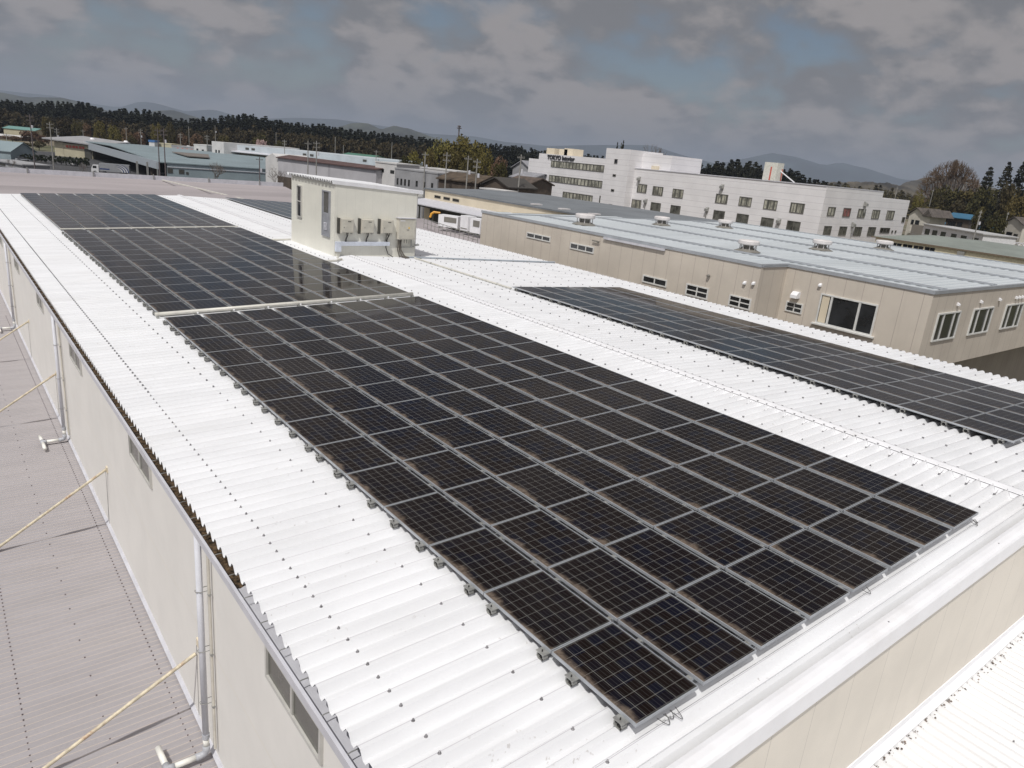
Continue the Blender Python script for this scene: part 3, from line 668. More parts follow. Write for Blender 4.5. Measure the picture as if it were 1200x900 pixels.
q.box(X-.07, X+.02, d0, d0+.06, dz0, dz1); q.box(X-.07, X+.02, d1-.06, d1, dz0, dz1); q.box(X-.07, X+.02, d0+.06, d1-.06, dz1-.06, dz1); q.box(X-.07, X+.02, d0+.06, d1-.06, dz0, dz0+.05)
q.box(X-.045, X+.01, d0+.06, d1-.06, dz0+.05, 2.08)
q.box(X-.045, X+.01, d0+.06, d0+.16, 2.08, dz1-.06); q.box(X-.045, X+.01, d1-.16, d1-.06, 2.08, dz1-.06)
door = part('door', q, mat('grey_metal_door', (.36, .37, .40), .45, .2), sh, 'grey door with glazed upper half')
q = MB(); q.box(X-.03, X, d0+.15, d1-.15, 2.08, dz1-.07); part('pane', q, frost, door)
q = MB()
for k in range(6): z = 1.32+.06*k; q.prism([(X-.05, d0+.25, z), (X-.075, d0+.25, z-.03), (X-.05, d0+.25, z-.015)], (0, d1-d0-.5, 0))
part('louvre', q, grey_trim, door)
q = MB(); q.tube([(X-.05, d1-.12, 2.0), (X-.11, d1-.12, 2.0), (X-.11, d1-.24, 2.0)], .012, 6); part('handle', q, alu_dull, door)
# three inverters, one cabinet, duct below
FY = SY0
for i, x in enumerate((10.02, 11.08, 12.13)):
    t = thing('inverter_box', ('beige inverter box nearest the shed door, white cable tray below it', 'middle one of the three beige inverter boxes on the shed wall', 'beige inverter box right of the other two, next to the tall cabinet')[i], 'inverter', (x+.3, FY, 1.3), 'beige inverter boxes on the shed wall')
    q = MB(); q.box(x, x+.60, FY-.26, FY-.03, 1.30, 1.92); q.box(x-.0, x+.02, FY-.03, FY, 1.2, 1.95); part('case', q, box_m, t)
    q = MB(); q.box(x+.02, x+.58, FY-.272, FY-.26, 1.32, 1.90); lid = part('cover', q, mat('inverter_cover', (.55, .525, .45), .5) if i == 0 else bpy.data.materials['inverter_cover'], t)
    q = MB(); q.box(x+.30, x+.46, FY-.280, FY-.272, 1.80, 1.835); part('badge', q, dark_m, lid)
    q = MB(); q.box(x+.10, x+.125, FY-.280, FY-.272, 1.52, 1.57); part('indicator', q, dark_m, lid)
    q = MB(); q.box(x-.13, x-.05, FY-.16, FY, 1.24, 1.96); part('heat_sink', q, dark_m, t)
    q = MB(); q.box(x-.05, x, FY-.14, FY, 1.24, 1.96); q.box(x+.60, x+.66, FY-.14, FY, 1.27, 1.90); part('bracket', q, box_m, t)
    q = MB()
    if i < 2:
        q.tube([(x+.38, FY-.12, 1.30), (x+.37, FY-.13, 1.15), (x+.30, FY-.12, 1.0), (x+.30, FY-.10, .86)], .024, 7); q.tube([(x+.30, FY-.12, 1.30), (x+.32, FY-.13, 1.12), (x+.27, FY-.12, .98), (x+.27, FY-.10, .86)], .015, 6)
    else:
        q.tube([(x+.36, FY-.12, 1.30), (x+.40, FY-.13, 1.12), (x+.34, FY-.13, .95), (x+.30, FY-.12, .6), (x+.42, FY-.14, .28), (x+.62, FY-.3, .15)], .024, 7); q.tube([(x+.46, FY-.12, 1.30), (x+.46, FY-.13, 1.2), (x+.36, FY-.12, 1.0), (x+.32, FY-.10, .70)], .022, 7)
        q.tube([(x+.28, FY-.12, 1.30), (x+.30, FY-.13, 1.15), (x+.30, FY-.1, .9)], .02, 7)
    part('cable', q, cable_m, t)
    q = MB(); q.tube([(x+.52, FY-.12, 1.30), (x+.52, FY-.12, 1.25), (x+.60, FY-.1, 1.24)], .022, 6); part('gland', q, alu_dull, t)
t = thing('junction_cabinet', 'tall beige cabinet with yellow warning triangle at the right end of shed wall', 'cabinet', (13.6, FY, 1.0))
q = MB(); q.box(13.05, 13.98, FY-.24, FY-.01, 1.00, 2.02); part('case', q, box_m, t)
q = MB(); q.box(13.09, 13.94, FY-.252, FY-.24, 1.04, 1.98); dr = part('door', q, bpy.data.materials['inverter_cover'], t)
yel = mat('yellow_warning_sticker', (.80, .50, .02), .5)
q = MB(); q.prism([(13.56, FY-.258, 1.54), (13.66, FY-.258, 1.54), (13.61, FY-.258, 1.63)], (0, .006, 0)); part('warning_sticker', q, yel, dr)
q = MB(); q.box(13.50, 13.52, FY-.27, FY-.252, 1.44, 1.50); q.box(13.58, 13.60, FY-.27, FY-.252, 1.44, 1.50); part('latch', q, dark_m, dr)
q = MB(); q.box(13.12, 13.38, FY-.258, FY-.252, 1.89, 1.93); part('name_plate', q, white_trim, dr)
q = MB(); q.box(13.0, 14.03, FY-.28, FY, 2.02, 2.05); part('top_plate', q, grey_trim, t)
q = MB()
for k, x in enumerate((13.12, 13.20, 13.27)): q.tube([(x, FY-.12, 1.0), (x-.02, FY-.13, .7), (x-.03+.02*k, FY-.13, .45), (x+.08*k, FY-.25, .18), (x+.35, FY-.4, .12)], .028, 7)
for x in (13.45, 13.58, 13.72): q.tube([(x, FY-.12, 1.0), (x, FY-.12, .80)], .012, 5)
part('cable', q, mat('dark_conduit', (.10, .085, .07), .6), t)
q = MB(); q.tube([(13.05, FY-.08, .60), (13.9, FY-.08, .60), (14.30, FY-.08, .74)], .025, 6); q.tube([(13.86, FY-.1, 1.0), (13.86, FY-.1, .6)], .03, 6); q.tube([(14.1, FY-.08, .70), (14.32, FY-.08, .72)], .05, 6); part('conduit', q, alu_dull, t)
t = thing('cable_tray', 'white L-shaped cable tray on the shed wall under the inverters', 'cable tray', (11, FY, .5))
q = MB(); q.box(9.80, 12.62, FY-.17, FY-.01, .68, .86); q.box(9.80, 10.06, FY-.17, FY-.01, .40, .68); part('channel', q, mat('bluish_white_tray', (.62, .66, .74), .4), t)
q = MB(); q.box(9.86, 10.0, FY-.14, FY-.02, .16, .40); q.tube([(9.95, FY-.1, .18), (9.7, FY-.5, .15), (9.62, FY-1.3, .15)], .05, 7); part('outlet', q, duct_m, t)
# ducts lying on the roof
zc = lambda x: rz(x)+.04
q = MB(); q.tube([(13.3, 28.2, zc(13.3)), (16, 28.15, zc(16)), (20, 28.12, zc(20)), (23.4, 28.1, zc(23.4))], .045, 8)
t = thing('roof_conduit', 'grey conduit running across the white roof from shed to right eave', 'conduit', (14, 28, 0)); part('pipe', q, mat('blue_grey_conduit', (.38, .42, .46), .45), t)
q = MB()
for k in range(10): x = 14.3+k*1.0; q.box(x-.03, x+.03, 28.05, 28.25, rz(x)-.01, rz(x)+.03)
part('clip', q, alu_dull, t)
q = MB(); q.tube([(13.9, 28.0, zc(13.9)), (13.9, 26.5, zc(13.9)), (13.88, 24, zc(13.88)), (13.86, 20.0, zc(13.86))], .04, 8)
t = thing('roof_conduit', 'beige conduit running from the shed towards the right panel array', 'conduit', (13.9, 24, 0)); part('pipe', q, duct_m, t)
q = MB()
for k in range(4): q.lathe((13.88, 21+k*1.8, rz(13.88)), [(.05, 0), (.05, .07), (.03, .09)], 7)
part('clip', q, alu_dull, t)
solo('roof_conduit', MB().tube([(8.62, 33.6, pz(8.62)-.08), (9.3, 33.65, zc(9.3)), (9.75, 33.7, zc(9.7))], .05, 7), duct_m, 'short beige conduit from the panels to the rear left corner of the shed', 'conduit')
solo('roof_conduit', MB().tube([(8.60, 26.9, pz(8.62)-.08), (9.2, 26.95, zc(9.3)), (9.62, 27.3, zc(9.7))], .05, 7), duct_m, 'short beige conduit joining the panels near the front left corner of the shed', 'conduit')
#@@BACKGROUND@@
HAZE = 1.0e-4
# ------------------------------------------------------------------ taupe hall to the right, pale blue roof
tp = thing('taupe_hall', 'taupe sided hall with pale blue roof right behind the white factory roof', 'building', (40, 25, G))
TZ = 1.45; TX, TX2, TYF, TYB, TYJ, TXE = 26.75, 29.05, 9.54, 40.3, 16.7, 54.4
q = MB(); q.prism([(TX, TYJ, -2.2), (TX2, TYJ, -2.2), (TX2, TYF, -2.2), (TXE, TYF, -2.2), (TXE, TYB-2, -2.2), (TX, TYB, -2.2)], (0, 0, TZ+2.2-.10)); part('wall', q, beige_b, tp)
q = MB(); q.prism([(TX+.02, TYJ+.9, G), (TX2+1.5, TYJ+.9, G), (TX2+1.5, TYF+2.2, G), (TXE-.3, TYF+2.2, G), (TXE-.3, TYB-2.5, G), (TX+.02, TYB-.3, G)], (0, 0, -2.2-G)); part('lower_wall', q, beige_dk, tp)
zt_ = lambda x: TZ-.03+(.003*(x-26) if x < 40 else .003*(14-(x-40)))
q = MB()
for (xa, xb, ya, yb) in ((TX+.1, TX2+.1, TYF+7.1, TYB-.1), (TX2+.1, 40, TYF+.1, TYB-.5), (40, TXE-.1, TYF+.1, TYB-2.1)):
    pr_ = []; y = ya; 
    while y < yb: pr_ += [(y, 0), (min(y+.25, yb), .0), (min(y+.30, yb), .018), (min(y+.45, yb), .018), (min(y+.5, yb), 0)]; y += .5
    for i in range(len(pr_)-1): (u0, w0), (u1, w1) = pr_[i], pr_[i+1]; q.quad((xa, u0, zt_(xa)+w0), (xb, u0, zt_(xb)+w0), (xb, u1, zt_(xb)+w1), (xa, u1, zt_(xa)+w1))
rf_ = part('roof', q, blue_roof, tp)
q = MB(); cp = .16
q.box(TX-.05, TX+.10, TYJ-.02, TYB+.05, TZ-.11, TZ+.05); q.box(TX+.1, TX2+.1, TYJ-.05, TYJ+.1, TZ-.11, TZ+.047); q.box(TX2-.05, TX2+.10, TYF-.05, TYJ-.05, TZ-.11, TZ+.05); q.box(TX2+.1, TXE, TYF-.05, TYF+.10, TZ-.11, TZ+.047); q.box(TXE-.1, TXE+.05, TYF+.1, TYB-2, TZ-.11, TZ+.05); q.box(TX+.1, TXE-.1, TYB-2.1, TYB-1.95, TZ-.11, TZ+.05)
part('parapet_cap', q, blue_seam, tp)
for k, x in enumerate((30.6, 36.5, 42.2, 48.2)):
    q = MB(); q.box(x-.28, x+.28, TYF+.2, TYB-2.3, zt_(x)+.02, zt_(x)+.06); q.box(x-.06, x+.06, TYF+.25, TYB-2.35, zt_(x)+.06, zt_(x)+.085); part('roof_flashing', q, blue_seam, rf_)
q = MB(); q.box(TX-.13, TX-.05, 22.8, 27.6, TZ-.24, TZ-.12); part('gutter', q, grey_trim, tp)
for (a, b, z0, z1, mu, hb) in ((32.46, 34.92, .30, .66, 3, 0), (28.36, 30.51, .20, .60, 3, 0), (22.36, 24.15, -.75, -.33, 2, 0), (19.53, 21.0, -.86, -.24, 2, 1), (16.9, 18.2, -.86, -.28, 2, 1)):
    window(tp, 'x', TX, a, b, z0, z1, mu, hb, sash_w, pane_m, fr=.07, deep=.05)
window(tp, 'x', TX2, 15.42, 16.35, -.86, -.34, 2, 1, sash_w, pane_m, fr=.06, deep=.05, label='small four-pane window next to the wide one')
bw = window(tp, 'x', TX2, 11.75, 14.6, -1.08, .40, 1, 0, sash_w, pane_m, fr=.07, deep=.07, label='wide three-part window')
q = MB(); q.box(TX2-.07, TX2, 12.55, 12.65, -1.02, .34); part('mullion', q, sash_w, bw); q = MB(); q.box(TX2-.07, TX2, 13.95, 14.05, -1.02, .34); part('mullion', q, sash_w, bw)
q = MB(); q.box(TX2-.03, TX2, 14.12, 14.50, -1.0, .32); part('blind', q, cream_b, bw)
q = MB(); q.box(TX2-.18, TX2, 11.6, 14.75, -1.15, -1.08); part('sill', q, sash_w, bw)
for (a, b) in ((30.0, 32.45), (34.0, 36.5), (38.2, 40.7)):
    wv = window(tp, 'y', TYF, a, b, -.88, .44, 1, 0, sash_w, pane_m, fr=.07, deep=.07)
    q = MB(); q.box(a+.62, a+.70, TYF-.065, TYF, -.81, .37); part('mullion', q, sash_w, wv); q = MB(); q.box(b-.70, b-.62, TYF-.065, TYF, -.81, .37); part('mullion', q, sash_w, wv)
def cowl(x, y, z, face):
    q = MB(); 
    if face == 'x': q.prism([(x, y-.07, z-.07), (x-.12, y-.07, z-.08), (x-.12, y-.07, z), (x, y-.07, z+.07)], (0, .14, 0))
    else: q.prism([(x-.07, y, z-.07), (x-.07, y-.12, z-.08), (x-.07, y-.12, z), (x-.07, y, z+.07)], (.14, 0, 0))
    part('wall_cowl', q, white_trim, tp)
for y, z in ((17.45, .45), (16.95, .52)): cowl(TX, y, z, 'x')
for y, z in ((14.75, .78), (12.0, -1.5)): cowl(TX2, y, z, 'x')
for x in (31.9, 34.6, 37.0, 39.3, 39.75, 40.2): cowl(x, TYF, .78, 'y')
q = MB(); q.prism([(TX2, 15.7, -.10), (TX2-.34, 15.7, -.10), (TX2-.34, 15.7, .06), (TX2-.15, 15.7, .22), (TX2, 15.7, .22)], (0, .35, 0)); part('vent_hood', q, white_trim, tp)
q = MB(); q.box(TX-.12, TX, 28.0, 28.1, .92, .97); q.box(TX-.14, TX-.08, 27.9, 28.5, .95, 1.02); q.lathe((TX-.1, 17.95+1.7, .35), [(.08, 0), (.1, .08), (.03, .14)], 8); part('wall_lamp', q, vent_d, tp)
# roof ventilators
vt = None
for i, (u, v_, lab) in enumerate(((685, 262, 'round roof ventilator nearest the left end of the pale blue roof'), (775, 263, 'round roof ventilator second from left on the back line of the pale blue roof'), (849, 266, 'third round ventilator on the back line of the blue roof, above the bare wall'),
      (876, 293, 'large round ventilator on the front line of the blue roof, the nearest one'), (962, 292, 'round ventilator on the middle of the blue roof, below the office corner'), (1035, 291, 'round roof ventilator in front of the cream wall with black windows'))):
    P_ = gz(u, v_, TZ+.08); z = zt_(P_[0])+.03
    if vt is None:
        vt = thing('roof_ventilator', lab, 'ventilator', (P_[0], P_[1], z), 'round ventilators on the pale blue roof')
        x, y = P_[0], P_[1]
        q = MB(); q.lathe((x, y, z), [(.85, 0), (.72, .05), (.42, .18), (.40, .22)], 24); part('base', q, vent_d, vt, smooth=False)
        q = MB(); q.lathe((x, y, z+.18), [(.36, 0), (.34, .26)], 20); part('neck', q, vent_d, vt)
        q = MB(); q.lathe((x, y, z+.40), [(.44, 0), (.66, .04), (.68, .09), (.68, .26), (.60, .31), (.25, .34), (.05, .345)], 28); part('cap', q, vent_m, vt)
        for a in range(8): th = a*math.pi/4; q = MB(); q.box(x+.52*math.cos(th)-.02, x+.52*math.cos(th)+.02, y+.52*math.sin(th)-.02, y+.52*math.sin(th)+.02, z+.08, z+.45); part('strut', q, vent_m, vt)
    else: clone(vt, (P_[0], P_[1], z), lab, sc=.88)
# ------------------------------------------------------------------ helpers for the town: walls set by two sightlines and their distances
def wallpts(u0, v0, d0, u1, v1, d1):
    A, B = gd(u0, v0, d0), gd(u1, v1, d1); z = (A[2]+B[2])/2
    return np.array([A[0], A[1]]), np.array([B[0], B[1]]), z
def block(A, B, th, z0, z1, q=None):
    q = q or MB(); t = (B-A)/np.linalg.norm(B-A); n = np.array([-t[1], t[0]])
    if np.dot(n, A-CAM[:2]) < 0: n = -n
    q.prism([(A[0], A[1], z0), (B[0], B[1], z0), (B[0]+n[0]*th, B[1]+n[1]*th, z0), (A[0]+n[0]*th, A[1]+n[1]*th, z0)], (0, 0, z1-z0)); return q, t, n
def building(name, label, spec, th, wm, roof=None, wins=(), z0=G, win_m=None, gable=0, over=.5, roof_t=.35, grp=None):
    A, B, z1 = wallpts(*spec); c = (A+B)/2
    t_ = thing(name, label, 'building' if 'house' not in name else 'house', (c[0], c[1], z0), grp)
    q, t, n = block(A, B, th, z0, z1); part('wall', q, wm, t_)
    Ln = np.linalg.norm(B-A)
    if roof:
        q = MB(); a = A-t*over-n*over; b = B+t*over-n*over; W = th+2*over
        if gable == 0: q.prism([(*a, z1), (*b, z1), (*(b+n*W), z1), (*(a+n*W), z1)], (0, 0, roof_t))
        elif gable > 0:   # ridge parallel to the front wall
            q.prism([(*a, z1-.1), (*a, z1+.15), (*(a+n*W/2), z1+gable+.2), (*(a+n*W), z1+.15), (*(a+n*W), z1-.1), (*(a+n*W/2), z1+gable-.05)], (*(b-a), 0))
            g_ = MB(); g_.prism([(*A, z1), (*(A+n*th/2), z1+gable), (*(A+n*th), z1)], (*(B-A), 0)); part('gable', g_, wm, t_)
        else:             # gable end faces the camera
            h = -gable; m_ = (a+b)/2
            q.prism([(*a, z1-.1), (*a, z1+.15), (*m_, z1+h+.2), (*b, z1+.15), (*b, z1-.1), (*m_, z1+h-.05)], (*(n*W), 0))
            g_ = MB(); g_.prism([(*A, z1), (*((A+B)/2), z1+h), (*B, z1)], (*(n*th), 0)); part('gable', g_, wm, t_)
        part('roof', q, roof, t_)
    for (f0, f1, h0, h1) in wins:
        a = A+(B-A)*f0-n*.09; b = A+(B-A)*f1-n*.09; H_ = z1-z0
        q = MB(); q.prism([(*a, z0+H_*h0), (*b, z0+H_*h0), (*(b+n*.12), z0+H_*h0), (*(a+n*.12), z0+H_*h0)], (0, 0, H_*(h1-h0))); part('window', q, win_m or pane_m, t_)
    return t_, A, B, t, n, z1
def row(n, f0, f1, h0, h1, fill=.5):
    s = (f1-f0)/n; return [(f0+i*s+s*(1-fill)/2, f0+i*s+s*(1+fill)/2, h0, h1) for i in range(n)]

# cream building with slate roof and canopy
cb = thing('cream_hall', 'long cream hall with slate grey roof and a pale canopy behind the shed', 'building', (70, 80, G))
q = MB(); q.box(62, 62.3, 52, 106, G, -1.0); q.box(62.3, 89, 52, 52.3, G, -1.0); q.box(62.3, 89, 105.7, 106, G, -1.0); part('wall', q, cream_b, cb)
q = MB(); q.prism([(61.8, 52, -1.05), (61.8, 52, -.85), (75, 52, -.55), (89, 52, -.85), (89, 52, -1.05)], (0, 54.2, 0)); part('roof', q, grey_roof, cb)
q = MB()
for y in (60, 66, 72, 78): q.box(63.0, 64.6, y, y+.8, -.78, -.62)
part('skylight', q, vent_m, cb)
q = MB(); q.prism([(57.6, 74, -3.25), (62, 74, -2.7), (62, 74, -2.55), (57.6, 74, -3.1)], (0, 32, 0)); part('canopy', q, grey_trim, cb)
q = MB(); q.box(57.8, 62, 74.5, 105.5, -3.5, -3.3)
for k in range(8): y = 75+4.3*k; q.box(57.9, 58.1, y, y+.2, G, -3.3)
part('canopy_frame', q, dark_m, cb)
for a in (95.5, 98.2, 101): window(cb, 'x', 62, a, a+1.9, -2.2, -1.75, 1, 0, off_frame, pane_m, fr=.08)
q = MB(); q.box(61.9, 61.99, 74, 104, G, -3.4); part('bay_shade_panel', q, dark_m, cb)  # flat dark sheet on the wall, painting the shade below the canopy
# machine with an orange arm under the canopy
P_ = gd(508, 254, 88); x, y = P_[0], P_[1]; t = thing('yard_machine', 'dark machine with an orange curved arm standing right of the shed', 'machine', (x, y, G))
q = MB(); q.prism([(x, y, G), (x+2.6, y-1.0, G), (x+3.2, y+.6, G), (x+.6, y+1.6, G)], (0, 0, 7.6)); part('body', q, vent_d, t)
q = MB(); q.tube([gd(504, 255, 87), gd(505.5, 250.8, 87), gd(508.5, 248.8, 87), gd(516, 249.6, 87)], [.14, .16, .15, .12], 8); part('arm', q, orange_m, t)
# white outdoor units on the rear roof
for i, (u0, u1, v0, v1, d, lab) in enumerate(((514, 537, 251, 266.5, 72, 'white outdoor cooling unit with grey grille, leftmost of the row right of the shed'), (540, 549, 252, 270, 70.5, 'narrow white outdoor cooling unit in the middle of the row'), (551.5, 563.5, 255, 273, 69, 'white outdoor cooling unit with grille, close to the taupe hall corner'))):
    A, B = gd(u0, v0, d)[:2], gd(u1, v0, d-1.0)[:2]; z1 = gd(u0, v0, d)[2]; z0 = -1.95
    t = thing('cooling_unit', lab, 'cooling unit', (A[0], A[1], z0), 'white outdoor cooling units on the rear roof')
    q, tt, n = block(A, B, 1.0, z0+.15, z1); part('casing', q, white_trim, t)
    q, *_ = block(A+tt*.0, A+tt*.12, .8, z0, z0+.15); block(B-tt*.12, B, .8, z0, z0+.15, q); part('foot', q, alu_dull, t)
    if i != 1: a = A+(B-A)*.30-n*.03; b = A+(B-A)*.93-n*.03; q, *_ = block(a, b, .05, z0+(z1-z0)*.50, z0+(z1-z0)*.88); part('grille', q, vent_d, t)
    else: q, *_ = block(A-n*.03+tt*.1, B-n*.03-tt*.1, .05, z0+(z1-z0)*.2, z0+(z1-z0)*.25); part('seam', q, vent_d, t)
q = MB(); P0, P1 = gz(497, 259, -1.5), gz(560, 279, -1.5)
for k in range(14): c = P0+(P1-P0)*k/13; q.tube([(c[0], c[1], -2.2), (c[0], c[1], -1.25)], .03, 5)
for z in (-1.27, -1.7): q.tube([(P0[0], P0[1], z), (P1[0], P1[1], z)], .03, 5)
solo('railing', q, alu_dull, 'low grey pipe railing in front of the white cooling units', 'railing')

# ------------------------------------------------------------------ white office block
of = thing('office_building', 'large white tiled office building with curtained windows and dark rooftop lettering', 'office', (126, 100, G))
OX = 126.; yc = gx(969, 219.7, OX)[1]; zmain = gx(850, 207, OX)[2]; yT0 = gx(744, 200, OX)[1]; yT1 = gx(716, 195, OX)[1]
zt1 = gx(715, 174, OX)[2]; yL = gx(634, 180, OX)[1]; zL = gx(650, 181, OX)[2]; xr1 = gy(1034, 232, yc)[0]; xr2 = gy(1066.5, 235, yc)[0]; zr2 = gy(1050, 233.5, yc)[2]
q = MB(); q.box(OX, xr1, yc, yT0, G, zmain); part('wall', q, off_wall, of)
q = MB(); q.box(xr1, xr2, yc, yc+40, G, zr2); part('wing', q, off_wall, of)
q = MB(); q.box(OX-2.2, OX+9, yT0, yT1, G, zt1); q.box(OX+9, OX+12, yT0+.5, yT1, G, zt1-2.6); part('stair_tower', q, off_wall, of)
q = MB(); q.box(OX-.6, OX+22, yT1, yL, G, zL); part('front_wing', q, off_wall, of)
yLL = gx(620, 186, OX+3)[1]; q = MB(); q.box(OX+3, OX+20, yL, yLL, G, gx(627, 186, OX+3)[2]); part('side_wing', q, off_wall, of)
yP0 = gx(788, 182.5, OX+2)[1]; zP = gx(788, 182.5, OX+2)[2]; q = MB(); xp = gy(823, 187, yP0)[0]; q.box(OX+2, xp, yP0, yT0+6, zmain, zP); part('penthouse', q, off_wall, of)
q = MB(); q.box(OX+.25, xr1-.2, yc+.25, yT0, zmain, zmain+.02); q.box(OX-.12, OX+.1, yc, yT0, zmain-.08, zmain+.10); q.box(OX+.1, xr1, yc-.05, yc+.12, zmain-.08, zmain+.097); part('roof_edge', q, grey_trim, of)
def xwin(u0, v0, u1, v1, X, mull, gm=None, lab=None, nm='window'):
    a, b = gx(u0, v0, X), gx(u1, v1, X); window(of, 'x', X, a[1], b[1], b[2], a[2], mull, 0, off_frame, gm or off_glass, fr=.12, deep=.10, label=lab, name=nm)
def xw(u, v, w, h, X, mull=4, gm=None, lab=None):
    """window centred at u, v with width/height in picture units"""
    c = gx(u, v, X); a = gx(u-w/2, v-w/2*.11, X)[1]; b = gx(u+w/2, v+w/2*.11, X)[1]; hh = h/2*np.dot(c-CAM, F_)/F_PX
    window(of, 'x', X, a, b, c[2]-hh, c[2]+hh, mull, 0, off_frame, gm or off_glass, fr=.12, deep=.10, label=lab)
FX = OX-.6
for (u, v, w_, h_, mu) in ((681, 195.2, 70, 7.6, 16), (678.5, 213, 70, 7.8, 16), (677, 230.8, 35, 7.8, 8), (707, 234, 9, 8, 2)): xw(u, v, w_, h_, FX, mu)
for (u, v, w_, h_) in ((752.5, 220.8, 11, 9.8), (771, 223.8, 12, 10), (794.5, 226.8, 12.5, 10), (845.8, 233, 14, 10.5), (873.5, 236.3, 14.5, 10.5), (903, 240, 15.5, 11), (934.3, 243.8, 16.5, 11.5)): xw(u, v, w_, h_, OX)
for (u, v, w_, h_) in ((745.8, 239, 11, 9.8), (768.4, 242.5, 11.5, 9.8), (791.5, 245.8, 11.5, 9.8), (842.5, 252.2, 13, 10.5), (870, 256.3, 14, 10.8), (899, 260.8, 14.5, 11), (929.8, 265, 15.5, 11.5)): xw(u, v, w_, h_, OX, 2, off_glass if u < 750 else pane_l)
for (u, v) in ((722, 189), (720, 205.5), (718, 223), (715.5, 240.5)): xw(u, v, 3.6, 2.6 if v > 200 else 5, OX-2.2, 1, pane_m)
for (u, v) in ((725, 215.5), (729.8, 216), (722.5, 233), (727.5, 233.6)): xw(u, v, 1.8, 3.4, OX, 1, pane_m)
xw(625.5, 206, 11, 7.5, OX+3, 4); xw(627, 224, 6, 7.5, OX+3, 2)
def yw(u, v, w, h, mull=2, gm=None, Y=None, lab=None):
    Y = yc if Y is None else Y; c = gy(u, v, Y); a = gy(u-w/2, v-.3, Y)[0]; b = gy(u+w/2, v+.3, Y)[0]; hh = h/2*np.dot(c-CAM, F_)/F_PX
    window(of, 'y', Y, a, b, c[2]-hh, c[2]+hh, mull, 0, off_frame, gm or off_glass, fr=.12, deep=.10, label=lab)
redcur = mat('red_curtained_glass', (.26, .10, .09), .3, 0, .3, 1)
for k, (u, v) in enumerate(((974, 247.8), (992, 249), (1009.3, 250), (1026, 251.2), (1043, 252))): yw(u, v, 8.6, 10.3, 2, redcur if k == 1 else None, lab='window with red curtains' if k == 1 else None)
for k, (u, v) in enumerate(((969.3, 270), (987.3, 270.5), (1004.8, 271), (1021, 271.2))): yw(u, v, 8.6, 10.3, 2, pane_l)
yw(1036.6, 270, 11.2, 6.2, 3, pane_m); yw(1058.3, 257.5, 3, 6.3, 1, pane_m); yw(1045.3, 271.5, 1.4, 3, 1, pane_m); yw(1049.2, 271.5, 1.4, 3, 1, pane_m)
# wall vents with hoods
def hood(u, v, X=None, Y=None):
    c = gx(u, v, X) if X else gy(u, v, Y); q = MB()
    if X: q.prism([(X, c[1]-.35, c[2]), (X-.7, c[1]-.35, c[2]), (X-.7, c[1]-.35, c[2]+.5), (X, c[1]-.35, c[2]+.9)], (0, .7, 0)); q.tube([(X-.3, c[1], c[2]), (X-.3, c[1], c[2]-1.2)], .16, 6)
    else: q.prism([(c[0]-.35, Y, c[2]), (c[0]-.35, Y-.7, c[2]), (c[0]-.35, Y-.7, c[2]+.5), (c[0]-.35, Y, c[2]+.9)], (.7, 0, 0)); q.tube([(c[0], Y-.3, c[2]), (c[0], Y-.3, c[2]-1.2)], .16, 6)
    part('vent_hood', q, alu_dull, of)
for u, v in ((749.3, 211.5), (757, 237.5), (846.6, 221), (828.8, 247.5), (913, 261.5)): hood(u, v, X=OX)
for u, v in ((1012.5, 241.5), (998, 265.5)): hood(u, v, Y=yc)
q = MB()
for u, v in ((745, 197.5), (767, 197)): c = gx(u, v, OX+1.5); q.box(c[0], c[0]+1.2, c[1]-1.0, c[1]+1.0, zmain, zmain+.9)
part('roof_unit', q, cream_b, of)
q = MB()
for u in (645, 660, 666): c = gx(u, 178, OX+8); q.box(OX+8, OX+12, c[1]-1.7, c[1]+1.7, zL, zL+1.7+.25*(u == 666))
part('roof_unit', q, cream_b, of)
q = MB(); a, b = gx(719, 251, OX), gx(757, 258, OX); q.box(OX-.08, OX, a[1], b[1], -5.4, b[2]+.2); part('bay_shade_panel', q, dark_m, of)  # flat dark sheet standing in for the shade inside the bay
# rooftop lettering
def lettering(txt, pL, pR, h, M, parent, X):
    cu = bpy.data.curves.new('sign_lettering', 'FONT'); cu.body = txt; cu.size = 1; cu.extrude = .03; cu.offset = .03; cu.space_character = .95
    tmp = bpy.data.objects.new('tmp', cu); COL.objects.link(tmp); dg = bpy.context.evaluated_depsgraph_get()
    me = bpy.data.meshes.new_from_object(tmp.evaluated_get(dg)); COL.objects.unlink(tmp); bpy.data.objects.remove(tmp)
    co = np.array([v.co for v in me.vertices]); wd = co[:, 0].max()-co[:, 0].min()
    L_ = pL[1]-pR[1]; sx = L_/wd; out = np.zeros_like(co)
    out[:, 1] = pL[1]-(co[:, 0]-co[:, 0].min())*sx; out[:, 2] = pL[2]+co[:, 1]*h*1.1/.72; out[:, 0] = X-.12-co[:, 2]*3
    fcs = [tuple(p.vertices) for p in me.polygons]; m_ = MB(); m_.v = [tuple(c) for c in out]; m_.f = fcs
    return part('sign_lettering', m_, M, parent)
pL, pR = gx(641.5, 185.6, FX), gx(673.5, 189.2, FX)
zz = .5*(pL[2]+pR[2]); pL[2] = zz; lettering('TOKYO Interior', pL, pR, gx(641.5, 181.2, FX)[2]-gx(641.5, 185.6, FX)[2], letter_m, of, FX)
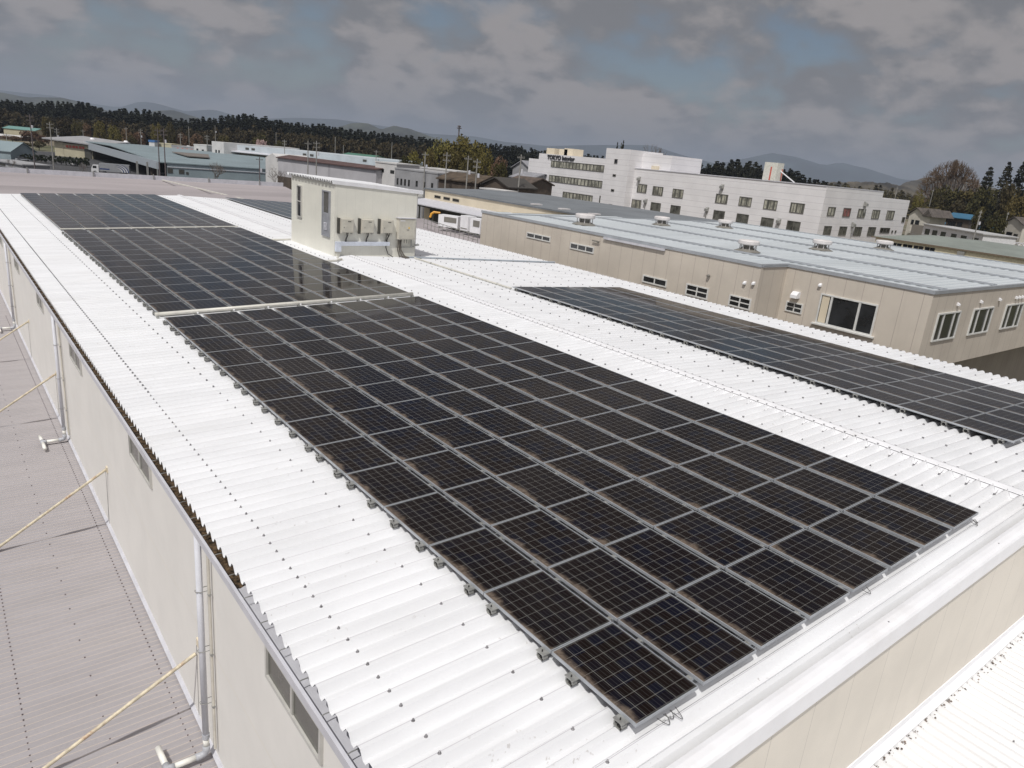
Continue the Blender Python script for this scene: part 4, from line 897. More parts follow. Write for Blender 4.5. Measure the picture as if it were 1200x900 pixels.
# silo on the office roof
c = gx(904, 212, OX+14); t = thing('roof_tank', 'cream panelled tank with red pipes and slanted strut on the white office roof', 'tank', (c[0], c[1], zmain))
h = gd(904, 190.5, np.dot(c-CAM, F_))[2]; q = MB(); q.box(c[0]-1.2, c[0]+1.2, c[1]-1.6, c[1]+1.6, zmain, h); part('casing', q, mat('cream_tank_panel', (.58, .57, .50), .5), t)
q = MB(); q.box(c[0]-1.28, c[0]-1.2, c[1]-.35, c[1]-.05, zmain, h-.9); q.box(c[0]+.7, c[0]+.95, c[1]-1.68, c[1]-1.6, zmain, h-1.2); part('red_pipe', q, red_m, t)
e0 = gd(913.5, 199.5, np.dot(c-CAM, F_)-1); e1 = gd(931, 214, np.dot(c-CAM, F_)-9); q = MB(); q.tube([e0, e1], .12, 5); part('strut', q, white_trim, t)

# ------------------------------------------------------------------ buildings to the right
zq = -2.6
A_ = gz(1021, 276.5, zq); B_ = gz(1200, 303, zq); C_ = gz(1200, 283, zq)
gb = thing('green_roof_hall', 'cream building with wide grey green roof behind the pale blue roof', 'building', (A_[0], A_[1], G))
a2, b2 = A_[:2], B_[:2]; t2 = (b2-a2)/np.linalg.norm(b2-a2); b2 = b2+t2*25; n2 = np.array([-t2[1], t2[0]]); n2 = -n2 if np.dot(n2, a2-CAM[:2]) < 0 else n2
q = MB(); q.prism([(*(a2+n2*.3+t2*.8), G), (*(b2+n2*.3), G), (*(b2+n2*40), G), (*(a2+n2*40+t2*.8), G)], (0, 0, zq-G-.17)); part('wall', q, mat('pale_yellow_siding', (.66, .61, .44), .6), gb)
q = MB(); q.prism([(*a2, zq-.16), (*a2, zq), (*(a2+n2*20), zq+.7), (*(a2+n2*41), zq), (*(a2+n2*41), zq-.16), (*(a2+n2*20), zq+.5)], (*(b2-a2), 0)); part('roof', q, mat('grey_green_roof', (.225, .25, .225), .6, 0, .08, .2), gb)
q = MB(); q.prism([(*(a2-n2*.05), zq-.20), (*(a2-n2*.05), zq+.02), (*(a2-n2*.0+n2*.0), zq+.02), (*a2, zq-.20)], (*(b2-a2), 0)); part('fascia', q, mat('brown_fascia', (.17, .13, .09), .6), gb)
for (u0, u1) in ((1046, 1057), (1058.8, 1069.5), (1071.5, 1082.5), (1084.5, 1096)):
    def on(u, v):
        d = ray(u, v); w0_ = a2+n2*.3; den = d[0]*n2[0]+d[1]*n2[1]; k = ((w0_-CAM[:2])@n2)/den; return CAM+d*k
    vA = 284.2+(u0-1046)*.13; p0, p1 = on(u0, vA), on(u1, vA+1.3); z1_ = p0[2]; z0_ = on(u0, vA+4.2)[2]
    q = MB(); 
    for f0, f1 in ((0, .47), (.53, 1)): s0 = p0[:2]+(p1[:2]-p0[:2])*f0-n2*.06; s1 = p0[:2]+(p1[:2]-p0[:2])*f1-n2*.06; q.prism([(*s0, z0_), (*s1, z0_), (*(s1+n2*.1), z0_), (*(s0+n2*.1), z0_)], (0, 0, z1_-z0_))
    part('window', q, pane_m, gb)
p0 = on(1126, 297); q = MB(); q.box(p0[0]-.6, p0[0]+.5, p0[1]-.7, p0[1]+.4, p0[2]-.7, p0[2]+.35); part('vent_hood', q, alu_dull, gb)

brick_dk = mat('brown_tiles', (.10, .085, .075), .8, 0, .2, 1); hw = mat('house_cream_plaster', (.55, .52, .46), .8, 0, .05, .5)
t, A, B, tt, n, z1 = building('white_house', 'two storey cream house with brown gabled roof right of the white office', (1066, 251, 292, 1082, 252, 286), 11, hw, brick_dk, [(.55, .85, .62, .80), (.25, .45, .62, .8), (.5, .8, .12, .35)], gable=-2.6, over=.8)
A2, B2 = B, B+n*11; q, *_ = block(B+tt*.0, B+tt*3.2+n*.5, 10, G, z1-.3); part('side_wing', q, hw, t)
q = MB(); q.prism([(*(B-n*.7), z1-.2), (*(B+tt*5-n*.7), z1-.2), (*(B+tt*2.2-n*.7), z1+2.6)], (*(n*11.5), 0)); part('side_roof', q, brick_dk, t)
q, *_ = block(A-n*1.4+tt*2, A-n*1.4+tt*7.5, 1.4, G+3.1, G+4.2); part('balcony', q, hw, t)
building('fence_wall', 'grey brown wall in front of the cream two storey house', (1069, 263.5, 262, 1092, 265, 255), .4, mat('grey_brown_boards', (.20, .18, .155), .8))
c = gd(1071, 272, 262); t = thing('blue_tarp', 'bright blue dome shaped tarp beside the white office', 'tarp', (c[0], c[1], G))
q = MB(); q.lathe((c[0], c[1], G), [(2.6, 0), (2.5, 1.2), (2.1, 2.2), (1.2, 2.9), (.2, 3.15)], 12); part('cover', q, mat('blue_tarp_sheet', (.04, .30, .72), .45), t, smooth=False)
building('white_annex', 'long low white building with a row of small black windows', (1083, 263, 240, 1153, 275, 205), 9, mat('white_siding', (.66, .66, .67), .5), mat('dark_edged_roof', (.45, .45, .45), .6), [(f, f+.085, .66, .86) for f in (.05, .19, .34, .52, .68, .86)], over=.4, roof_t=.3)
bl = mat('blue_metal_roof', (.035, .13, .22), .45, 0, .06, .5); tim = mat('brown_timber_wall', (.085, .065, .05), .8, 0, .15, .8)
t, A, B, tt, n, z1 = building('blue_roofed_house', 'two storey brown house with a bright blue metal roof below the big trees', (1110, 254.5, 292, 1137, 257, 284), 9, tim, bl, [(.1, .45, .70, .86), (.5, .72, .70, .86)], gable=1.7, over=.9)
q = MB(); q.prism([(*(B+tt*.2), z1-4.5), (*(B+tt*5.5), z1-4.9), (*(B+tt*5.5+n*9), z1-2.4), (*(B+tt*.2+n*9), z1-2.2)], (0, 0, .3)); q.prism([(*(A-tt*5.5), z1-4.6), (*(A-tt*.2), z1-4.4), (*(A-tt*.2+n*7), z1-2.6), (*(A-tt*5.5+n*7), z1-2.6)], (0, 0, .3)); part('lean_to_roof', q, bl, t)
q, *_ = block(A-tt*5+n*1, A+n*1, 6, G, z1-4.3); block(B+n*1, B+tt*5+n*1, 7, G, z1-4.3, q); part('lean_to_wall', q, tim, t)
t, A, B, tt, n, z1 = building('cream_house', 'cream house with dark windows at the right edge of the picture', (1177, 262, 238, 1200, 263.5, 230), 10, hw, brick_dk, [(.25, .55, .60, .78), (.2, .4, .3, .42), (.65, .85, .6, .75)], gable=-2.2, over=.6)
t = thing('greenhouse', 'row of grey hoops of a small greenhouse before the cream house at right edge', 'greenhouse', (*gd(1190, 283, 205)[:2], G))
for k in range(5):
    c = gd(1183+k*6, 281, 205); q = MB(); q.tube([(c[0]-1.9*math.cos(a)*.8, c[1]+1.9*math.cos(a)*.6, G+5.2+2.3*math.sin(a)) for a in np.linspace(0, math.pi, 9)], .12, 5); 
    q.tube([(c[0]-1.52, c[1]+1.14, G), (c[0]-1.52, c[1]+1.14, G+5.2)], .12, 5); q.tube([(c[0]+1.52, c[1]-1.14, G), (c[0]+1.52, c[1]-1.14, G+5.2)], .12, 5); part('hoop', q, grey_trim, t)

# ------------------------------------------------------------------ the industrial yard to the left
pale_b = mat('pale_blue_siding', (.27, .33, .355), .55, 0, .06, .2, vert_streak=.12); pale_r = mat('pale_blue_metal_roof', (.21, .265, .285), .5, 0, .07, .08, lines=[('y', 3., .12, (.26, .32, .34), 0)])
cream_y = mat('cream_yard_wall', (.46, .42, .30), .7, 0, .05, .3, vert_streak=.12); white_y = mat('white_yard_wall', (.58, .57, .56), .6, 0, .05, .3, vert_streak=.08); grey_y = mat('grey_yard_wall', (.32, .32, .33), .7, 0, .07, .3, vert_streak=.15)
rust_r = mat('rust_brown_roof', (.095, .055, .05), .7, 0, .15, .4); green_r = mat('green_metal_roof', (.06, .17, .12), .55, 0, .1, .3); lime_r = mat('pale_green_roof', (.36, .40, .31), .55, 0, .1, .3); shadow_in = dark_m  # near-black colour painted where openings and the awning lie in shade
# hall with the big blue roof and open canopy
ha = thing('blue_roof_warehouse', 'long warehouse with pale blue roof and an open slanting canopy at its left', 'warehouse', (*gz(200, 200, -6)[:2], G))
a = gz(157, 188, -6.); b = gz(111, 168, -6.); hx0 = (a[0]+b[0])/2; hy0 = a[1]; hy1 = b[1]; hx1 = hx0+150
q = MB(); q.prism([(hx0, hy0, -6.2), (hx0, hy0, -5.9), (hx0, (hy0+hy1)/2, -4.2), (hx0, hy1, -5.0), (hx0, hy1, -5.3), (hx0, (hy0+hy1)/2, -4.5)], (hx1-hx0, 0, 0)); part('roof', q, pale_r, ha)
q = MB(); q.prism([(hx0-.3, hy0-.5, -8.2), (hx0-.3, hy0-.5, -5.8), (hx0-.3, hy1, -4.9), (hx0-.3, hy1, -7.9)], (.35, 0, 0)); part('canopy_fascia', q, mat('pale_fascia', (.36, .40, .44), .5), ha)
xw0 = gy(196, 195, hy0)[0]; q = MB(); q.box(xw0, hx1, hy0+.3, hy0+.7, G, -6.2); q.box(hx1-1, hx1, hy0+.7, hy1, G, -6); q.box(hx0+.4, hx1-1, hy1-1, hy1-.4, G, -5.6); part('wall', q, pale_b, ha)
q = MB(); q.box(hx0+28, hx0+28.5, hy0+1, hy1-1.5, G, -6.2); q.box(hx0+.5, xw0-.1, hy0+12, hy0+12.5, G, -7); part('inner_wall', q, tim, ha)
q = MB(); x_ = (hx0, gy(160, 195, hy0)[0], gy(172, 195, hy0)[0], gy(184, 195, hy0)[0])
for x in x_: q.box(x, x+.5, hy0+.1, hy0+.6, G, -6.2)
part('column', q, alu_dull, ha)
for (u0, v0, u1, v1) in ((196, 197, 202.5, 203), (209.5, 198.5, 216, 204), (218, 201.5, 221, 204.5)):
    c0, c1 = gy(u0, v0, hy0+.3), gy(u1, v1, hy0+.3); q = MB(); q.box(c0[0], c1[0], hy0+.2, hy0+.32, c1[2], c0[2]); part('window', q, shadow_in, ha)
q = MB(); c0 = gy(196, 193, hy0)[0]; q.box(xw0, hx0+70, hy0+.1, hy0+.3, -7.4, -7.2); part('ledge', q, grey_trim, ha)
q = MB(); p0, p1 = gz(196, 178, -4.6), gz(252, 186, -4.6); q.prism([(p0[0], hy0+30, -4.78), (p1[0], hy0+30, -4.78), (p1[0]+6, hy0+52, -4.42), (p0[0], hy0+52, -4.42)], (0, 0, .3)); part('old_roof_patch', q, mat('brown_weathered_roof', (.17, .15, .135), .8), ha)
q = MB()
for k in range(5): x = hx0+5+k*14.; q.lathe((x, hy1-6, -4.9), [(1.0, 0), (1.1, .8), (.6, 1.4)], 10)
part('roof_cowl', q, white_trim, ha)
# cream unit at its left
t, A, B, tt, n, z1 = building('cream_warehouse', 'cream warehouse with sloping roof and a dark loading door, faded red sign', (74, 167.5, 318, 108, 171, 318), 26, cream_y, None, [(.72, .98, 0, .72)], win_m=shadow_in)
q = MB(); a = A-tt*8-n*2; b = B+tt*2-n*2; q.prism([(*a, z1+1.1), (*b, z1+.2), (*(b+n*30), z1+1.6), (*(a+n*30), z1+2.6)], (0, 0, .5)); part('roof', q, grey_y, t)
q, *_ = block(A-tt*4, A-tt*.1, 24, G, z1+.4); part('side_bay', q, cream_y, t)
q = MB()
for k in range(6): a = A+tt*(1.2+k*1.45)-n*.15; b = a+tt*(.9 if k % 2 else 1.1); q.prism([(*a, z1-1.7), (*b, z1-1.7), (*b, z1-.7), (*a, z1-.7)], (*(-n*.1), 0))
part('sign_lettering', q, red_m, t)
building('pale_blue_shed', 'pale blue gabled shed cut by the left edge of the picture', (-14, 176, 262, 12, 177.5, 262), 14, pale_b, pale_r, gable=3.2)
building('low_grey_shed', 'low grey lean-to in front of the pale blue gabled shed', (-14, 188, 235, 27, 193, 225), 8, grey_y, grey_y, [(.2, .5, .2, .7)], win_m=shadow_in)
building('green_roof_barn', 'long barn with blue green roof at the wood edge, far left', (4, 150, 470, 41, 153.5, 470), 12, cream_y, mat('blue_green_roof', (.14, .27, .25), .6), gable=1.5)
building('white_long_shed', 'long low white and brown shed at the far left before the wood', (-20, 157.5, 440, 25, 161, 440), 14, tim, white_y, gable=.8)
building('small_cream_block', 'small cream block above the blue roof, behind the twin dark poles', (183, 167.5, 345, 201, 170, 345), 10, cream_y, cream_y, [(.55, .7, .5, .8)], over=.1)
building('kiosk', 'tiny white kiosk with a blue band left of the twin poles', (174.5, 166, 340, 181, 167, 340), 4, white_y, mat('blue_band', (.05, .14, .33), .5), over=.2, roof_t=.9)
t, A, B, tt, n, z1 = building('shop_building', 'grey flat shop with four faded red round signs along its fascia', (201, 170.5, 345, 228, 174, 345), 12, grey_y, grey_y, [(.02, .98, .42, .62)], win_m=shadow_in, over=.1)
q = MB()
for k in range(4):
    c = A+(B-A)*(.28+k*.2)-n*.2; q.prism([(*(c+tt*1.0*math.cos(a_)), z1-1.5+1.0*math.sin(a_)) for a_ in np.linspace(0, 2*math.pi, 9)[:-1]], (*(-n*.15), 0))
part('round_sign', q, red_m, t)
building('white_house', 'white two storey house with small windows, right of the red round signs', (227, 169, 335, 242, 171.5, 335), 12, white_y, white_y, [(.2, .35, .72, .84), (.62, .78, .70, .82), (.2, .35, .35, .6)], over=.1)
t, A, B, tt, n, z1 = building('white_factory', 'white factory block with two small square windows and long pale blue roof', (248, 165, 320, 262, 167, 315), 40, white_y, None, [(.3, .42, .62, .72), (.55, .67, .62, .72), (.62, .75, .1, .25)])
A3, B3, z3 = wallpts(262, 167, 322, 472, 189, 300)
q, t3, n3 = block(A3, B3, 30, z3-3.2, z3-.2); part('upper_wall', q, mat('pale_roof_wall', (.47, .51, .54), .55, 0, .05, .3), t)
q, *_ = block(A3-n3*2, A3-n3*2+t3*40, 2, G, z3-6.6); block(A3+n3*1.0, B3, 28, G, z3-3.2, q); part('lower_wall', q, cream_y, t)
for (f0, f1) in ((.13, .15), (.165, .185), (.46, .48), (.50, .52), (.79, .81)):
    a = A3+(B3-A3)*f0-n3*.1; b = A3+(B3-A3)*f1-n3*.1; q = MB(); q.prism([(*a, z3-1.9), (*b, z3-1.9), (*(b+n3*.2), z3-1.9), (*(a+n3*.2), z3-1.9)], (0, 0, .9)); part('window', q, shadow_in, t)
q = MB(); q.prism([(*(A3-n3*3), z3-3.3), (*(A3-n3*3+t3*42), z3-3.3), (*(A3+t3*42), z3-2.9), (*A3, z3-2.9)], (0, 0, .3)); part('eave', q, grey_trim, t)
for k in range(6): a = A3-n3*2.05+t3*(6+k*4.5); q = MB(); q.prism([(*a, G+1.4), (*(a+t3*2.8), G+1.4), (*(a+t3*2.8-n3*.1), G+1.4), (*(a-n3*.1), G+1.4)], (0, 0, 1.6)); part('window', q, pane_l, t)
t, A, B, tt, n, z1 = building('rust_roof_hall', 'grey white hall with a long rust brown roof edge, left of the shed top', (326, 188, 232, 441, 196, 205), 16, mat('dull_white_sheet', (.46, .45, .47), .6, 0, .06, .2, vert_streak=.12, lines=[('x', 7, .2, (.34, .33, .35), 0)]), None, [])
q = MB(); a = A-tt*.5-n*.6; b = B+tt*.5-n*.6; q.prism([(*a, z1), (*b, z1), (*(b+n*5), z1+.7), (*(a+n*5), z1+.9), ], (0, 0, .25)); part('roof', q, rust_r, t); q = MB(); q.prism([(*(a+n*5), z1+.85), (*(b+n*5), z1+.65), (*(b+n*16), z1+.2), (*(a+n*16), z1+.2)], (0, 0, .22)); part('roof', q, rust_r, t)
q, *_ = block(A-tt*7.2+n*.2, A-tt*.05+n*.2, 14, G, z1-.3); m_ = A-tt*3.6+n*.2; q.prism([(*(A-tt*7.2+n*.2), z1-.3), (*m_, z1+1.2), (*(A+n*.2), z1-.3)], (*(n*13), 0)); part('gable_end', q, white_y, t)
q, *_ = block(A-n*.25, B-n*.25, .2, G, G+5.0); part('dark_plinth', q, tim, t)
t, A, B, tt, n, z1 = building('saw_roof_factory', 'row of low white gables and domes with a pale green roof behind the rust roof', (383, 186, 345, 467, 191, 325), 30, white_y, lime_r, [], gable=1.2)
for k, (f, w_, h_) in enumerate(((.18, 13, 2.2), (.52, 8, 2.4), (.76, 9, 2.6))):
    c = A+(B-A)*f-n*1.5; q = MB(); q.prism([(*(c+tt*w_*math.cos(a_)*.6), z1-1.2+h_*math.sin(a_)*1.0) for a_ in np.linspace(0, math.pi, 5 if k == 1 else 9)], (*(n*12), 0)); part('gable_bay', q, white_y, t)
building('green_roof_shed', 'shed with a dark green roof just below the conifer wood', (397, 181.5, 400, 432, 186, 390), 16, cream_y, green_r, gable=1.6)
t, A, B, tt, n, z1 = building('tan_building', 'building with white upper storey and tan boarded lower storey', (440, 190, 208, 465, 193, 203), 9, white_y, white_y, [(.15, .42, .80, .87), (.72, .9, .80, .87)], over=.15)
q, *_ = block(A-n*.2, B-n*.2, .25, G, G+5.9); part('lower_boarding', q, mat('tan_boarding', (.26, .205, .13), .8, 0, .15, .6, lines=[('x', .8, .1, (.18, .14, .09), 0)]), t)
building('grey_office', 'grey two storey office with small dark windows beyond the shed roof', (463, 198, 196, 513, 204, 184), 9, grey_y, grey_y, row(4, .03, .40, .66, .80, .42)+row(3, .45, .98, .68, .8, .25)+row(4, .03, .4, .2, .34, .3), over=.1)
building('white_top_building', 'small white block with strip windows behind the grey office', (490, 197, 225, 535, 201, 215), 8, white_y, white_y, [(.35, .6, .75, .9), (.72, .95, .75, .9)], over=.1)
building('brown_roof_building', 'brown roofed building with dark shady front, right of the grey office', (514, 210, 172, 560, 214, 166), 10, tim, mat('brown_gravel_roof', (.085, .062, .042), .9, 0, .2, .6), [(.25, .4, .3, .6), (.5, .8, .3, .6)], gable=1.6, win_m=shadow_in)
building('dark_gable_house', 'low dark house with gable end above a white awning', (566, 217, 165, 596, 219, 160), 9, tim, mat('charcoal_tiles', (.055, .05, .045), .8), [(.3, .7, .2, .5)], gable=-1.8)
building('white_awning', 'thin white carport awning in front of the dark gabled house', (563, 222.0, 158, 592, 224, 154), 4, shadow_in, white_y, over=.2, roof_t=.25)  # dark block below the awning is its shade, put in as colour
building('brown_sheds', 'group of low brown sheds left of the white office', (594, 213, 172, 620, 216, 168), 9, tim, mat('dark_brown_roof', (.10, .075, .06), .85, 0, .2, 1), [(.1, .3, .3, .6)], gable=1.4, win_m=shadow_in)
building('grey_tile_house', 'grey tiled house partly hidden by the left end of the white office', (599, 207.5, 196, 622, 210, 190), 9, grey_y, mat('grey_tiles', (.26, .26, .28), .7, 0, .1, 1), [(.2, .35, .4, .6), (.6, .75, .4, .6)], gable=1.5)
building('grey_tile_house', 'farther grey tiled house with pale gable above the other grey roof', (601, 196.5, 238, 622, 198.5, 232), 9, grey_y, bpy.data.materials['grey_tiles'], gable=-2.4)
q = MB(); P0, P1 = gd(520, 204, 195), gd(585, 206, 185); q.prism([(P0[0], P0[1], G), (P1[0], P1[1], G), (P1[0], P1[1], G+4.4), (P0[0], P0[1], G+4.4)], (-.2, .3, 0)); solo('white_wall', q, white_y, 'long low white boundary wall behind the brown roofs', 'wall')

# vehicles
def car(c, ang, lab, colm, L_=4.4):
    t = thing('parked_car', lab, 'car', (0, 0, 0), 'cars parked in the yard')
    q = MB(); q.prism([(-L_/2, -.82, .35), (L_/2, -.82, .35), (L_/2, -.82, .75), (L_/2-.15, -.82, .86), (L_*.22, -.82, .95), (-L_/2+.1, -.82, .95), (-L_/2, -.82, .8)], (0, 1.64, 0)); part('body', q, colm, t)
    q = MB(); q.prism([(L_*.22, -.74, .94), (L_*.06, -.66, 1.42), (-L_*.34, -.66, 1.42), (-L_/2+.15, -.74, .94)], (0, 1.4, 0)); part('windows', q, pane_m, t)
    q = MB(); q.prism([(L_*.05, -.62, 1.42), (-L_*.33, -.62, 1.42), (-L_*.33, -.62, 1.46), (L_*.05, -.62, 1.46)], (0, 1.24, 0)); part('roof', q, colm, t)
    for sx_ in (-1.35, 1.35):
        for sy_ in (-.84, .66): q = MB(); q.tube([(sx_, sy_, .32), (sx_, sy_+.18, .32)], .32, 12); part('wheel', q, rubber, t)
    t.location = c; t.rotation_euler = (0, 0, ang); return t
cw = mat('white_car_paint', (.65, .65, .66), .25); cs = mat('silver_car_paint', (.40, .41, .43), .25, .4); cd_ = mat('dark_car_paint', (.05, .06, .08), .25)
for (u, v, a, lab, m_) in ((17, 187.5, .3, 'white parked car, highest one in the left yard', cw), (27, 189, .3, 'silver parked car beside the low grey shed', cs), (31, 192.5, .3, 'white parked car in the middle of the left yard row', cw), (34, 196, .3, 'dark parked car at the lower end of the left yard row', cd_),
                        (87, 194.2, 1.2, 'small white parked car left of the truck', cw), (187, 205, .1, 'white parked car at the foot of the twin dark poles', cw), (240, 207.2, .1, 'pale parked car beside the bare tree, below the blue roof', cs), (20, 178, .2, 'white parked car behind the hedge, far left', cw), (29, 178.5, .2, 'second white parked car behind the hedge', cw)):
    car(tuple(gz(u, v, G+.02)), a, lab, m_)
c = gz(108, 203, G); e = gz(149, 206, G); d_ = (e-c)[:2]; ang = math.atan2(d_[1], d_[0])
t = thing('truck', 'silver box truck with curved blue and white stripes, parked before the canopy', 'truck', (0, 0, 0))
q = MB(); q.prism([(2.4, -1.2, 1.0), (11.2, -1.2, 1.0), (11.2, -1.2, 3.5), (2.4, -1.2, 3.5)], (0, 2.4, 0)); bx_ = part('cargo_box', q, cs, t)
q = MB(); q.prism([(0, -1.15, .5), (2.2, -1.15, .5), (2.2, -1.15, 2.8), (.5, -1.15, 2.8), (.05, -1.15, 1.7)], (0, 2.3, 0)); cab = part('cab', q, cw, t)
q = MB(); q.prism([(-.02, -1.05, 1.7), (.42, -1.05, 2.65), (.36, -1.05, 2.7), (-.08, -1.05, 1.72)], (0, 2.1, 0)); q.box(.5, 1.6, -1.17, -1.14, 1.75, 2.5); part('windscreen', q, pane_m, cab)
navy = mat('navy_stripe', (.02, .04, .14), .4)
for k, (r_a, m_) in enumerate(((2.1, navy), (1.75, cw), (2.75, navy), (2.4, cw), (3.35, navy), (3.0, cw))):
    q = MB(); pts = [(7.0+r_a*1.15*math.cos(a), 1.0+r_a*.8*math.sin(a)) for a in np.linspace(0, 1.45, 9)]
    pts = [(x, min(z, 3.45)) for x, z in pts if x < 11.1]
    for i in range(len(pts)-1): q.prism([(pts[i][0], -1.21, pts[i][1]), (pts[i][0]+.28, -1.21, pts[i][1]), (pts[i+1][0]+.28, -1.21, pts[i+1][1]), (pts[i+1][0], -1.21, pts[i+1][1])], (0, -.02-.004*k, 0))
    part('stripe', q, m_, bx_)
q = MB(); q.box(2.5, 5.4, -1.225, -1.2, 1.5, 1.9); part('stripe', q, navy, bx_)
for sx_ in (1.1, 3.6, 8.6, 9.8):
    for sy_ in (-1.15, .85): q = MB(); q.tube([(sx_, sy_, .5), (sx_, sy_+.3, .5)], .5, 12); part('wheel', q, rubber, t)
t.location = tuple(c); t.rotation_euler = (0, 0, ang)

# ------------------------------------------------------------------ utility poles and masts
def upole(u, vt, d, lab, M=concrete, arms=2, trans=False, r=.17):
    top = gd(u, vt, d); x, y = top[0], top[1]; z1 = top[2]
    t = thing('utility_pole', lab, 'pole', (x, y, G), 'utility poles in the industrial area')
    q = MB(); q.tube([(x, y, G), (x, y, z1)], [r*1.2, r*.75], 7); part('pole', q, M, t)
    for k in range(arms):
        z = z1-.8-1.1*k; q = MB(); q.box(x-1.0, x+1.0, y-.06, y+.06, z, z+.13)
        for dx in (-.9, -.5, .5, .9): q.tube([(x+dx, y, z+.13), (x+dx, y, z+.42)], .05, 5)
        part('crossarm', q, M, t)
    if trans: q = MB(); q.cyl((x+.4, y-.3, z1-4.0), .27, .9, 8); part('transformer', q, grey_trim, t)
for i, (u, vt, d, M, arms, tr, lab) in enumerate((
    (34.5, 134, 222, pole_dk, 2, True, 'tall dark utility pole in the left yard, right of the parked cars'), (58, 143, 235, concrete, 2, False, 'pale utility pole left of the cream warehouse'),
    (7, 156, 270, concrete, 1, False, 'pale pole above the pale blue shed at far left'), (66, 150, 330, concrete, 2, True, 'far pole between the cream warehouse and round green tree'), (97, 152, 380, concrete, 1, False, 'thin pole right of the brown round tree'),
    (147.5, 149, 370, concrete, 1, False, 'thin pale pole among the reddish trees, left one'), (164.5, 151, 360, concrete, 2, True, 'pale pole with cross arms above the blue roof cowls'),
    (184.5, 150.5, 214, pole_dk, 2, False, 'left one of the twin dark poles before the blue roof'), (191.5, 150.5, 212, pole_dk, 2, True, 'right one of the twin dark poles, carrying a transformer'),
    (211, 156, 350, concrete, 2, False, 'grey pole above the four red round signs'), (221, 148, 430, concrete, 0, False, 'far thin pole in front of the wood, above the red signs'), (242.5, 158, 330, concrete, 2, False, 'pole between the white house and the white factory'),
    (252, 147, 430, concrete, 0, True, 'slim pale mast before the dark wood, above the white factory'), (304, 184, 205, pole_dk, 1, True, 'dark pole with transformer at the rust roof gable'), (333.5, 163.5, 300, concrete, 2, False, 'pole standing behind the long pale blue roof'),
    (323.5, 155, 420, concrete, 0, False, 'thin pole before the wood, right of the pink blossom'), (361, 165.5, 208, concrete, 1, False, 'left of the two tall poles behind the shed'), (371, 165, 206, concrete, 2, True, 'right of the two tall poles behind the shed'),
    (393, 160.5, 390, concrete, 0, False, 'tall slim mast before the wood above the white gables'), (402.5, 170, 390, concrete, 0, False, 'short slim mast before the wood'), (441, 176, 300, concrete, 1, False, 'pole above the tan building'), (459.5, 166.5, 380, concrete, 0, False, 'slim mast at the left edge of the yellow green trees'),
    (498.5, 178, 185, concrete, 1, True, 'pole with transformer above the grey office'), (524, 178.5, 165, concrete, 2, False, 'pale pole left of the brown roofed building'), (549, 182.5, 162, concrete, 1, True, 'pale pole with round transformer in front of the yellow green trees'),
    (559.5, 186, 160, concrete, 2, True, 'right hand pole of the pair before the brown roofs'), (611, 181, 160, concrete, 1, True, 'pole at the left edge of the white office'), (1052, 219, 330, concrete, 1, False, 'pale pole above the lower end of the white office'),
    (1083, 226, 330, concrete, 1, False, 'thin pole behind the brown gabled house'), (1094, 222, 330, concrete, 1, False, 'thin pole right of the brown gabled house, before the trees'), (1150, 246.5, 205, concrete, 2, True, 'pale pole at the right end of the low white building'), (1182, 248.5, 245, concrete, 1, False, 'slim pole above the cream house at right edge'))):
    upole(u, vt, d, lab, M, arms, tr)
t = thing('antenna_mast', 'dark antenna mast rising behind the yellow green trees', 'mast', (*gd(538, 160, 330)[:2], G)); tp_ = gd(538.3, 147, 330)
q = MB(); q.tube([(tp_[0], tp_[1], G), tuple(tp_)], [.5, .28], 6); part('mast', q, pole_dk, t)
q = MB(); q.tube([(tp_[0]-1.2, tp_[1]-.9, tp_[2]-.4), (tp_[0]+1.2, tp_[1]+.9, tp_[2]-.4)], .35, 6); q.box(tp_[0]-.8, tp_[0]+.8, tp_[1]-.8, tp_[1]+.8, tp_[2]-1.4, tp_[2]-1.0); part('antenna', q, pole_dk, t)
# ------------------------------------------------------------------ trees
def quads(c, size, r, flat=.6):
    """leaf faces: small randomly turned quads at points c"""
    n = len(c); d1 = r.normal(size=(n, 3)); d1 /= np.linalg.norm(d1, axis=1)[:, None]; d2 = np.cross(d1, r.normal(size=(n, 3))); d2 /= np.linalg.norm(d2, axis=1)[:, None]
    s = size*r.uniform(.6, 1.4, (n, 1)); a = d1*s; b = d2*s*flat
    v = np.stack([c-a-b*.3, c+b, c+a+b*.2, c-b], 1).reshape(-1, 3); return v
def crown_broad(seed, nc=34, nl=46, size=.030, rx=.36, zc=.62, rzz=.34, tall=0):
    r = np.random.default_rng(seed); P = []
    for _ in range(nc):
        d = r.normal(size=3); d /= np.linalg.norm(d); k = r.uniform(.45, 1.0)**.6*.84
        c = np.array([d[0]*rx*k, d[1]*rx*k, zc+d[2]*rzz*k]); 
        cr = r.uniform(.07, .13); e = r.normal(size=(nl, 3)); e /= np.linalg.norm(e, axis=1)[:, None]; P.append(c+e*cr*r.uniform(.5, 1.05, (nl, 1)))
    return quads(np.concatenate(P), size, r)
def crown_conifer(seed, n=520, size=.038):
    r = np.random.default_rng(seed); t = r.uniform(0, 1, n)**1.15; lay = np.round(t*13)/13; t = .8*t+.2*lay; rad = (.175*(1-t)**.8+.012)*r.uniform(.35, 1.08, n); a = r.uniform(0, 6.28, n)
    c = np.stack([rad*np.cos(a), rad*np.sin(a), .12+.87*t-.25*rad], 1); return quads(c, size*(1-.45*t)[:, None], r, .55)
